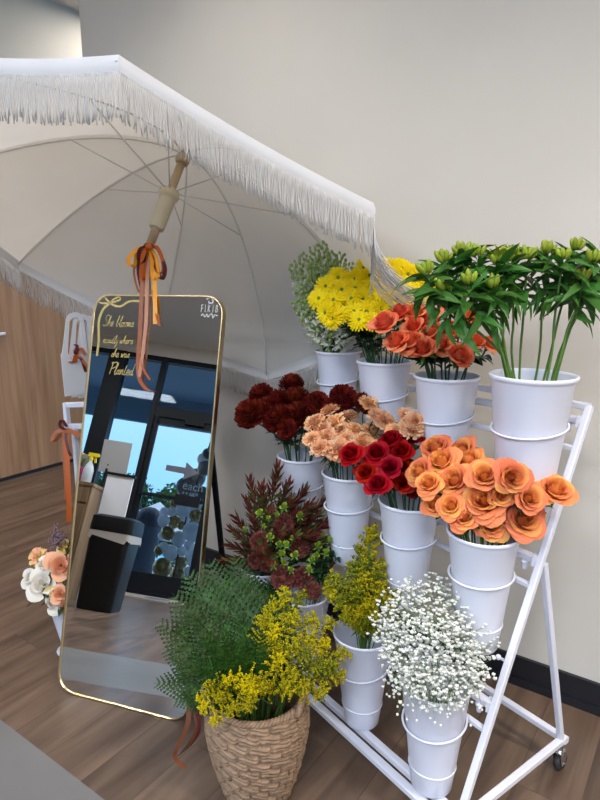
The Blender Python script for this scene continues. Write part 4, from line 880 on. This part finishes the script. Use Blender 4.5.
# ---- baby's breath
rnd = random.Random(33); b = BK['B4']; out = []
me_tw = {}
for n_, (px, py, dd) in enumerate([(400,598,.02),(420,592,.05),(440,590,.04),(457,602,.03),(390,615,-.02),(410,618,-.05),(430,615,-.05),(450,622,-.04),(472,625,.0),(482,645,.0),(396,640,-.07),(414,645,-.10),(434,645,-.11),(455,650,-.09),(473,660,-.05),(386,632,-.02),(425,665,-.12),(448,670,-.11),(405,662,-.11),(420,632,-.1),(441,632,-.1),(464,640,-.08),(466,668,-.09),(394,650,-.08),(400,676,-.11),(414,684,-.135),(430,690,-.145),(447,690,-.14),(463,684,-.12),(473,674,-.09)]):
    ctr = at(px, py, b['d']+dd); f = facing(ctr, b['c'], 1, .2, .9, rnd)
    node = ctr - f*.06; t = flower('gypsophila_stem', 'flower', "baby's breath stems", b, node, f, None, 1, '', .0012, M_gypst, rnd); out.append((t, px, py))
    tw_ = MB(); bl = MB(); subs = []
    for k in range(7):
        d = (f + V((rnd.gauss(0, .6), rnd.gauss(0, .6), rnd.gauss(0, .5)))).normalized(); s_ = node + d*rnd.uniform(.02, .045); tw_.tube([node, s_], .0005, 3, cap=False); subs.append(s_)
    for k in range(62):
        g = V((rnd.gauss(0, 1), rnd.gauss(0, 1), rnd.gauss(0, 1))).normalized()*(.056*rnd.uniform(.35, 1.0)); p = ctr + g
        s_ = min(subs, key=lambda q: (q-p).length); tw_.tube([s_, p], .00035, 3, cap=False)
        r_ = rnd.uniform(.0028, .0048); bl.ball(p, r_, 6, 4, sq=(1, 1, .8)); 
        for q in range(4): a = q*1.57+k; e = V((cos(a), sin(a), .4))*r_*.8; bl.ball(p+e, r_*.55, 5, 3)
    if py > 660:
        for k in range(7):
            p = ctr + V((rnd.gauss(0, .03), rnd.gauss(0, .03), -rnd.uniform(.04, .085))) + (CAM-ctr).normalized()*.03; tw_.tube([ctr, ctr.lerp(p, .6)+V((0, 0, .01)), p], .00035, 3, cap=False); bl.ball(p, .0034, 6, 4)
    obj('branches', tw_, M_gypst, t); tag(obj('blossoms', bl, M_gyp, t), kind='stuff')
name_by_place(out, "white baby's breath spray", "the baby's breath bunch", 5)

# ---- foliage with dusky proteas and green buds (two left buckets of the bottom tier)
def leuc_mesh(name, seed):
    r_ = random.Random(seed); mb = MB(); mb.tube([(0, 0, 0), (.02, 0, .5), (0, 0, 1)], .011, 5, mi=1)
    for i in range(44):
        z = .08+.9*i/44; a = i*2.399; el = .55+.55*z; L = .30*(1-.25*z)*r_.uniform(.85, 1.1); d = V((cos(a)*cos(el), sin(a)*cos(el), sin(el))); sd = V((-sin(a), cos(a), 0)); p = V((0, 0, z)); up = V((0, 0, 1)); pts = []
        for t, w in ((0, .012), (.3, .026), (.7, .028), (1, .004)): c = p + d*L*t + up*.04*t*t; pts += [c-sd*w, c-d*0+up*-.004, c+sd*w]
        mb.add(pts, [(3*q+j, 3*q+j+1, 3*q+4+j, 3*q+3+j) for q in range(3) for j in range(2)], 0 if r_.random() < .35+.5*z else 1)
    return mb.mesh(name, [M_leuc, M_leuc2])
LE = [leuc_mesh('foliage', s) for s in (1, 2)]
rnd = random.Random(35); out = []; b = BK['B1']
for px, py, dd in [(278,468,.02),(262,488,.0),(247,500,.02),(236,518,.0),(230,545,-.03),(292,500,.04),(305,490,.08),(324,502,.05),(318,515,.02),(254,520,-.04),(245,540,-.06),(270,512,-.03),(330,520,.03),(225,560,-.02),(300,520,.02),(265,500,.05),(238,560,-.08),(250,560,-.1),(262,545,-.12),(280,530,-.1),(296,535,-.06),(315,535,-.04),(250,480,.06),(288,485,.06),(270,560,-.14),(325,525,-.02),(232,530,.03),(310,505,.0),(318,545,-.03),(305,535,-.02),(330,540,.0),(295,515,.0),(310,520,.04)]:
    if px >= 262: dd -= .20
    tip = at(px, py, b['d']+dd); f = (V((tip.x-b['c'].x, tip.y-b['c'].y, 0))*1.3 + V((0, 0, max(.05, tip.z-b['zr'])))).normalized(); L = .17
    t = flower('strap_leaf_stem', 'foliage', 'bronze strap-leaved stems', b, tip-f*L, f, LE[len(out) % 2], L, 'foliage', .0022, M_leuc2, rnd); out.append((t, px, py))
name_by_place(out, 'bronze red strap-leaved stem', 'the dark foliage bunch', 6)
PR = [mum_mesh('bloom', [M_prot, M_prot2], s, 120) for s in (8, 9)]
BK['B12'] = dict(BK['B1']); 
bunch('dusky_pink_bloom', 'flower', 'dusky pink blooms', 'dusky pink pincushion bloom', 'the mixed dark bunch', 'B1', [(261,541,9,-.08),(284,524,9,-.05),(283,577,10,-.13),(303,578,9,-.12),(300,548,8,-.06),(324,561,9,-.05),(268,562,8,-.06),(312,590,8,-.14),(256,560,7,-.03)],
      PR, 'bloom', .0025, M_stemdk, 36, wts=(.5, .75, .3), leaves=L_dark, nleaf=8, lsc=.055, per=4, lz=(.2, .7), shift=-.15, big=1.3)
LI = [rose_mesh('bud', [M_lis, M_lis, M_stem], s, 9, .45) for s in (1, 2)]
bunch('green_bud_stem', 'flower', 'green rosette buds', 'small lime green bud', 'the mixed dark bunch', 'B1', [(260,513,5,-.10),(284,507,5,-.08),(300,516,5,-.06),(270,537,5,-.13),(286,545,5,-.15),(295,555,5,-.15),(281,554,5,-.15),(273,565,5,-.15),(284,563,4,-.15),(268,518,3,-.1),(277,514,3,-.1),(292,538,3,-.13),(264,526,3,-.1),(245,529,3,-.08),(279,544,4,-.14),(291,570,4,-.15)],
      LI, 'bud', .0014, M_stem, 37, wts=(.9, .35, .3), per=6, big=1.6, leaves=L_gold, nleaf=4, lsc=.04, shift=-.15)
bunch('green_bud_stem', 'flower', 'green rosette buds', 'round lime green bud', 'the green bud bunch', 'B2', [(338,528,5,-.02),(329,540,4,-.04),(350,533,5,-.02),(355,521,3,.0),(318,546,5,-.05),(342,545,4,-.05),(312,560,5,-.08),(309,570,5,-.10),(326,553,5,-.08),(323,535,4,-.02),(333,533,3,0),(316,555,4,-.07),(352,540,3,.0)],
      LI, 'bud', .0014, M_stem, 38, wts=(.9, .35, .3), per=5, leaves=L_dark, nleaf=8, lsc=.045, lz=(.2, .85), big=1.6)

# ------------------------------------------------------------------ woven basket with fern and goldenrod
BC = at(257, 700, 1.735); bc = V((BC.x, BC.y, 0))
def brad(z):                       # belly profile, z 0..1
    return .088 + .062*sin(min(1, z*1.08+.0)*pi*.5)**.9 - .012*max(0, z-.75)/.25
BH = .33
def rimz(a): return BH + .0*a
bas = thing('woven_basket', 'round woven seagrass basket full of fern and goldenrod in front of the mirror', 'basket', bc)
mb = MB(); NU, NZ = 360, 168; rows = 12; stk = 15
rn = random.Random(9); jit = [[rn.uniform(-.3, .3) for _ in range(stk*2)] for _ in range(rows+1)]
def bp_(i, j):
    a = 2*pi*i/NU; z = j/NZ; rw = z*rows; k = min(rows-1, int(rw)); fz = rw-k; x = a/(2*pi)*stk + (.5 if k % 2 else 0)
    q = x % 1.0; ridge = sin(pi*fz)**.45; arch = 1-math.exp(-(min(q, 1-q)/.07)**2); strand = abs(sin(pi*(fz*2.4 + x*.5)))
    d = .0065*ridge*(.40+.60*arch) + .0050*strand*arch + .0008*sin(a*157+z*41+k*3)
    zz = z*BH + .003*sin(2*pi*x); r = brad(z) + d - .004
    return bc + V((r*cos(a), r*sin(a), zz))
mb.grid(bp_, NU, NZ)
inner = [(brad(1)-.002, BH-.002), (brad(1)-.014, BH-.006), (brad(.6)-.016, BH*.6), (brad(.2)-.016, BH*.2), (.07, .02), (.001, .015)]
mb.lathe(inner, 48, bc); mb.lathe([(.001, .001), (.084, .001)], 48, bc)
obj('body', mb, M_basket, bas)
def braid(mb, path, r, turns, closed=True, n=200):
    for ph in (0, 2*pi/3, 4*pi/3):
        pts = []
        for i in range(n if closed else n+1):
            s = i/n; p, nrm_, bi = path(s); a = 2*pi*turns*s + ph; pts.append(p + nrm_*r*.75*cos(a) + bi*r*.75*sin(a))
        mb.tube(pts, r*.72, 6, closed=closed)
def rimpath(s):
    a = 2*pi*s; o_ = V((cos(a), sin(a), 0)); return bc + o_*(brad(1)-.004) + V((0, 0, BH+.002)), o_, V((0, 0, 1))
mb = MB(); braid(mb, rimpath, .0075, 26, True, 260); obj('rim', mb, M_basket, bas)
cd = V((CAM.x-bc.x, CAM.y-bc.y, 0)).normalized(); sdv = V((-cd.y, cd.x, 0))
for sg in (1, -1):
    hd = (sdv*sg*(1.0) + cd*.35).normalized(); ht = V((-hd.y, hd.x, 0))
    def hp(s, hd=hd, ht=ht):
        a = pi*s; p = bc + hd*(brad(1)-.002+.012*sin(a)) + ht*cos(a)*.058 + V((0, 0, BH+.045*sin(a)-.002)); return p, hd, V((0, 0, 1))*sin(a)+ht*cos(a)*1.0
    mb = MB(); braid(mb, hp, .0075, 7, False, 70); obj('handle', mb, M_basket, bas)
BK['K'] = dict(c=bc, zr=BH, r=.13, zb=.03, d=pix(bc+V((0, 0, BH)))[2])
plumes('K', [(290,588,.10,1.2),(272,600,.08),(303,590,.13),(318,615,.08),(300,612,.02),(330,640,.03),(350,650,.0),(347,675,-.03),(325,668,-.06),(328,695,-.10),(300,640,-.04),(285,655,-.08),(310,690,-.14),(290,690,-.14),(312,655,-.07),(335,618,.10),(262,612,.05),(280,625,.0),(296,672,-.12),(318,636,-.02),(338,662,-.04),(270,640,-.04)],
       [GO[0], GO[1], GO2[0], GO[2], GO[0], GO3[0]], 'yellow goldenrod plume', 'the basket bunch', 'goldenrod in the basket, right side', 41, L0=.13)
plumes('K', [(200,712,-.20,.75),(205,690,-.14),(222,680,-.14),(215,700,-.20,.85),(240,688,-.18),(228,712,-.24,.8),(250,695,-.2),(262,690,-.18),(212,724,-.24,.6),(245,710,-.25,.7),(195,700,-.12,.7)],
       [GO3[0], GO[2], GO3[0], GO[0]], 'bright goldenrod plume', 'the basket front clump', 'goldenrod over the basket front', 42, up=.6, L0=.12, out_w=1.0)
def fern_mesh(name, seed):
    r_ = random.Random(seed); mb = MB(); n = 12
    ax = [V((t, 0, .10*t-.34*t*t)) for t in [i/24 for i in range(25)]]; mb.tube(ax, [.008*(1-.8*i/24) for i in range(25)], 4, mi=1)
    n = 15
    for i in range(n):
        t = .12+.86*i/n; p = V((t, 0, .10*t-.34*t*t)); L = .40*(1-(t-.12)/.90)**.85*(.72 if i == 0 else 1)+.02
        for s in (-1, 1):
            d = V((.62, s*.80, r_.uniform(-.22, .05))).normalized(); nrm_ = V((0, 0, 1)); sd = nrm_.cross(d).normalized(); m = max(4, int(18*L)+2); vs = []; fs = []
            for k in range(m+1):
                u_ = k/m; c = p + d*L*u_ + V((.10*L*u_*u_, 0, -.12*L*u_*u_)); W = .17*L*(1-u_)**.8+.006
                vs.append(c)
                if k < m:
                    q = p + d*L*(u_+.9/m) + V((.10*L*u_*u_, 0, -.12*L*u_*u_)); up_ = V((0, 0, r_.uniform(-.3, .3)*W))
                    vs += [c + sd*W*.28, q + sd*W + up_, c - sd*W*.28, q - sd*W - up_]
            for k in range(m):
                o_ = 5*k; nx = 5*(k+1); fs += [(o_, o_+1, o_+2, nx), (o_, nx, o_+4, o_+3)]
            mb.add(vs, fs)
    return mb.mesh(name, [M_fern, M_stemdk], smooth=False)
FE = [fern_mesh('fronds', s) for s in (1, 2)]
rnd = random.Random(45); out = []; b = BK['K']
for (px, py, dd, L) in [(156,682,-.04,.34),(163,652,.0,.34),(162,622,.0,.34),(172,596,.06,.34),(184,574,.12,.34),(203,561,.18,.32),(226,556,.26,.32),(250,566,.34,.3),(176,702,-.10,.32),(196,668,-.12,.30),(214,610,.05,.32),(205,640,-.08,.30),(228,648,-.14,.28),(240,612,.04,.28),(262,590,.30,.28),(222,676,-.18,.26),(190,612,.02,.34),(255,640,-.10,.26),(205,590,.10,.34),(242,586,.18,.28),(284,598,.2,.26),(210,700,-.18,.26),(268,572,.38,.28),(188,645,-.02,.3)]:
    tip = at(px, py, b['d']+dd); st = b['c'] + V((tip.x-b['c'].x, tip.y-b['c'].y, 0))*.25 + V((0, 0, b['zr']+.02))
    dv = tip-st; L = max(L*.8, dv.length*1.0); node = tip - dv.normalized()*L; node = st.lerp(node, .3)
    L = (tip-node).length*1.02
    x_ = (tip-node).normalized(); lift = (x_ + V((0, 0, .10))).normalized()
    t = thing('fern_frond', None, 'fern', V((b['c'].x, b['c'].y, .05))+V((rnd.uniform(-.03, .03), rnd.uniform(-.03, .03), 0)), 'fern fronds in the basket')
    bs = lo(t); obj('stalk', MB().tube(smooth_path([bs, bs.lerp(node, .6)+V((0, 0, .04)), node], 4), .0018, 5), M_stemdk, t)
    zz_ = ((CAM-node).normalized()*.75 + V((rnd.uniform(-.35, .35), rnd.uniform(-.35, .35), .55))); yy_ = zz_.cross(lift).normalized(); zz_ = lift.cross(yy_)
    inst('fronds', FE[len(out) % 2], t, node, Matrix((lift, yy_, zz_)).transposed().to_quaternion(), L); out.append((t, px, py))
name_by_place(out, 'dark green fern frond', 'the basket fern', 7)
# copper ribbon tails hanging behind the basket to the floor
M_sat_d = mat('dark_copper_satin', (.17, .055, .025), .35, spec=.4)
rb_ = thing('copper_ribbon', 'copper satin ribbon with curled tails on the floor beside the woven basket', 'ribbon', at(186, 722, 1.66))
for m, pts, w in ((M_sat_d, [(188,690,1.70),(189,710,1.685),(187,726,1.67),(180,742,1.66),(175,755,1.655),(178,762,1.65),(186,768,1.64)], .014), (M_sat_d, [(192,690,1.71),(195,712,1.70),(197,728,1.69),(190,742,1.68),(182,752,1.675),(176,758,1.67)], .012), (M_sat_m, [(194,700,1.70),(199,720,1.69),(198,734,1.68),(188,748,1.675),(178,757,1.67)], .010)):
    mb = MB(); ribbon(mb, [at(*p) for p in pts], w, tw(.2, 1.1)); obj('tail', mb, m, rb_)
obj('knot', MB().ball(at(191, 692, 1.705), .012, 10, 6), M_sat_d, rb_)

# ------------------------------------------------------------------ behind the mirror, on the left
# white stand with a ribbon, and paper carriers hung on it
SP = at(70, 470, 2.75); sb0 = V((SP.x, SP.y, 0))
st = thing('white_display_stand', 'white square-tube display stand behind the left edge of the mirror', 'stand', sb0)
top = at(66, 405, 2.75); ZT = top.z
def sq(nm, a, b_, w=.024): o = obj(nm, MB().bar(a, b_, w, w), M_white, st); autosmooth(o)
XR = V((1, 0, 0)); YR = V((0, 1, 0))
p1 = V((top.x, top.y, 0)); dR = _R
sq('upright', V((p1.x+dR.x*.03, p1.y+dR.y*.03, .0)), V((p1.x+dR.x*.03, p1.y+dR.y*.03, ZT-.10))); sq('arm', p1+V((0, 0, ZT)), p1+dR*.34+V((0, 0, ZT+.01))); sq('arm', p1+V((0, 0, ZT-.10)), p1+dR*.34+V((0, 0, ZT-.10)))
sq('arm', p1+V((0, 0, ZT+.01)), p1+V((0, 0, ZT-.11)))
sq('foot', V((p1.x, p1.y, .012))-dR*.08, V((p1.x, p1.y, .012))+dR*.30); sq('upright', p1+dR*.34+V((0, 0, ZT+.01)), p1+dR*.34+V((0, 0, 0)))
for nm, y_ in (('shelf_rail', 485), ('shelf_rail', 500)):
    z_ = at(75, y_, 2.75).z; sq(nm, p1+dR*.03+V((0, 0, z_)), p1+dR*.34+V((0, 0, z_)), .02)
sq('hook_post', p1+dR*.20+V((0, 0, ZT)), p1+dR*.20+V((0, 0, at(80, 330, 2.75).z)), .014)
rbn = thing('rust_ribbon', 'rust satin ribbon tied on the white display stand', 'ribbon', at(66, 430, 2.72))
for m, pts, w in ((M_sat_o, [(66,430),(67,455),(68,480),(69,505),(69,522)], .022), (M_sat_c, [(64,430),(64,450),(66,478),(66,500)], .018), (M_sat_c, [(66,430),(75,433),(86,438)], .026), (M_sat_c, [(66,430),(56,432),(52,440),(55,441),(61,434)], .016), (M_sat_m, [(66,430),(66,440),(69,452),(71,456)], .012), (M_sat_m, [(66,430),(60,426),(62,420),(67,427)], .014)):
    mb = MB(); ribbon(mb, [at(x, y, 2.70-.006*i) for i, (x, y) in enumerate(pts)], w, tw(0, .6)); obj('tail', mb, m, rbn)
# paper carriers
def carrier():
    W_, H_ = .125, .355; n = 12
    # outline: tapered body, arched handle with slot
    out_ = [(-.046, 0), (.046, 0), (.062, .185), (.056, .195)] + [(.040*cos(a)+0, .325+.040*sin(a)) for a in [i/n*pi for i in range(n+1)]] + [(-.056, .195), (-.062, .185)]
    hole = [(.024*cos(a), .318+.024*sin(a)) for a in [i/n*pi for i in range(n+1)]] + [(-.032*cos(a), .20-.045*sin(a)) for a in [i/n*pi for i in range(n+1)]]
    return out_, hole
def poly_with_hole(mb, out_, hole, M, org, th):
    import mathutils.geometry as g
    tri = g.tessellate_polygon([[V((x, y, 0)) for x, y in out_], [V((x, y, 0)) for x, y in hole]]); allp = out_ + hole; k = len(allp)
    vs = [org + M @ V((x, y, z)) for z in (0, th) for x, y in allp]; fs = [tuple(t_) for t_ in tri] + [tuple(i+k for i in reversed(t_)) for t_ in tri]
    no = len(out_); nh = len(hole)
    fs += [(i, (i+1) % no, k+(i+1) % no, k+i) for i in range(no)] + [(no+i, no+(i+1) % nh, k+no+(i+1) % nh, k+no+i) for i in range(nh)]
    mb.add(vs, fs)
cz = at(75, 395, 2.66)
for i in range(5):
    org = cz + dR*(.020*i-.0) + V((0, 0, -.004*i)) + _F*(.026*i)
    d_ = (dR*cos(.75) + V((_F.x, _F.y, 0)).normalized()*sin(.75)).normalized(); tz = (V((0, 0, 1)) + dR*.07).normalized(); Mx = Matrix((d_, tz, d_.cross(tz))).transposed()
    mb = MB(); o_, h_ = carrier(); poly_with_hole(mb, o_, h_, Mx, org, .004)
    o = obj('paper_carrier', mb, M_paper, loc=org, smooth=False)
    tag(o, ['foremost white paper flower carrier hanging beside the mirror', 'second white paper flower carrier from the front, beside the mirror', 'third white paper flower carrier from the front, beside the mirror', 'fourth white paper flower carrier, nearly hidden by the mirror', 'rearmost white paper flower carrier, nearly hidden by the mirror'][i], 'carrier', 'white paper flower carriers')
bw = thing('carrier_ribbon', 'orange and maroon ribbon bow in the handle of the white paper carriers', 'ribbon', at(74, 352, 2.63))
for m, pts, w in ((M_sat_o, [(74,352),(70,352),(69,360),(74,362),(76,355)], .022), (M_sat_m, [(74,352),(73,345),(77,346),(76,353),(74,352)], .014), (M_sat_m, [(76,354),(82,360),(86,372)], .016), (M_sat_c, [(76,352),(80,348),(86,355)], .018), (M_sat_o, [(68,342),(66,346)], .02), (M_sat_c, [(76,352),(84,362),(88,368)], .014)):
    mb = MB(); ribbon(mb, [at(x, y, 2.62-.004*i) for i, (x, y) in enumerate(pts)], w, tw(0, .9)); obj('loop', mb, m, bw)
# silk bouquet in a white cone vase
vb = at(62, 640, 2.40); vb = V((vb.x, vb.y, 0)); vb = V((at(66, 600, 2.42).x, at(66, 600, 2.42).y, 0))
vz = thing('cone_vase', 'slim white cone vase on the floor behind the lower left of the mirror', 'vase', vb)
obj('body', MB().lathe([(.001, 0), (.05, 0), (.052, .008), (.03, .03), (.035, .06), (.075, .26), (.078, .265), (.072, .262), (.03, .07), (.001, .06)], 32, vb), M_bucket, vz)
BK['V'] = dict(c=vb, zr=.26, r=.07, zb=.03, d=pix(vb+V((0, 0, .3)))[2])
PE = [carn_mesh('bloom', [M_peach, M_butter, M_stem], 11, 20), rose_mesh('bloom', [M_peach, M_peach, M_stem], 12, 16, 1.1), rose_mesh('bloom', [M_cream_p, M_cream_p, M_stem], 13, 12, 1.2), rose_mesh('bloom', [M_butter, M_butter, M_stem], 14, 16, 1.0)]
rnd = random.Random(51)
for px, py, rp, mi, dd, lb in ((37,556,12,0,-.02,'peach silk dahlia at the left of the bouquet behind the mirror'), (61,566,15,1,-.08,'large salmon silk peony at the centre of the silk bouquet'), (43,584,14,2,-.08,'large ivory silk magnolia at the front of the silk bouquet'),
    (64,546,9,3,.02,'butter yellow silk rose at the top of the silk bouquet'), (60,594,9,1,-.10,'small salmon silk rose low on the silk bouquet'), (54,603,10,2,-.08,'ivory silk bloom lowest on the silk bouquet'), (31,578,9,2,.0,'small ivory silk bloom at the left edge of the bouquet'),
    (54,592,7,3,-.09,'small butter yellow silk bloom below the ivory magnolia'), (72,552,8,3,.02,'butter yellow silk bloom touching the mirror edge'), (44,566,8,2,-.05,'ivory silk petal bloom between the dahlia and the peony'), (66,606,8,1,-.09,'salmon silk bloom at the bottom beside the mirror edge')):
    h_ = at(px, py, BK['V']['d']+dd); fc = facing(h_, vb, .35, .9, .4, rnd); r_ = rp*2.35/600
    t = flower('silk_flower', 'artificial flower', 'silk flowers in the cone vase', BK['V'], h_-fc*r_*.3, fc, PE[mi], r_*1.0, 'bloom', .003, M_stem, rnd, L_rose, 2, .05, lz=(.6, .9)); tag(t, lb)
t = thing('silk_lilac', 'mauve silk lilac sprig at the top of the silk bouquet', 'artificial flower', V((vb.x, vb.y, .05)), 'silk flowers in the cone vase')
tp = at(58, 537, 2.42); mb = MB()
for i in range(120): mb.ball(tp + V((rnd.gauss(0, .016), rnd.gauss(0, .016), rnd.gauss(-.012, .022))), .005, 5, 3)
obj('bloom', mb, M_mauve, t); obj('stem', MB().tube([V((vb.x, vb.y, .05)), V((vb.x, vb.y, .27)), tp-V((0, 0, .03))], .002, 5), M_stem, t)
for px, py, lb in ((30, 606, 'green silk fern sprig hanging at the left of the silk bouquet'), (71, 528, 'green silk fern sprig rising at the top of the silk bouquet')):
    t = thing('silk_fern', lb, 'artificial foliage', V((vb.x, vb.y, .05)), 'silk flowers in the cone vase'); tip = at(px, py, 2.36); nd = V((vb.x, vb.y, .33)).lerp(tip, .35)
    inst('fronds', FE[0], t, nd, leaf_quat(tip-nd+V((0, 0, .03))), (tip-nd).length*1.1); obj('stalk', MB().tube([V((vb.x, vb.y, .05)), V((vb.x, vb.y, .27)), nd], .0016, 5), M_stem, t)
# small white pull on the panelled wall at the photo's left edge
t = obj('wall_pull', MB().bar(onpl(-6, 335, V((-4.29, 0, 0)), V((1, 0, 0))), onpl(5, 333.5, V((-4.29, 0, 0)), V((1, 0, 0))), .02, .02), M_white, smooth=False)
tag(t, 'small white bar on the wood panelled wall at the far left', 'handle')
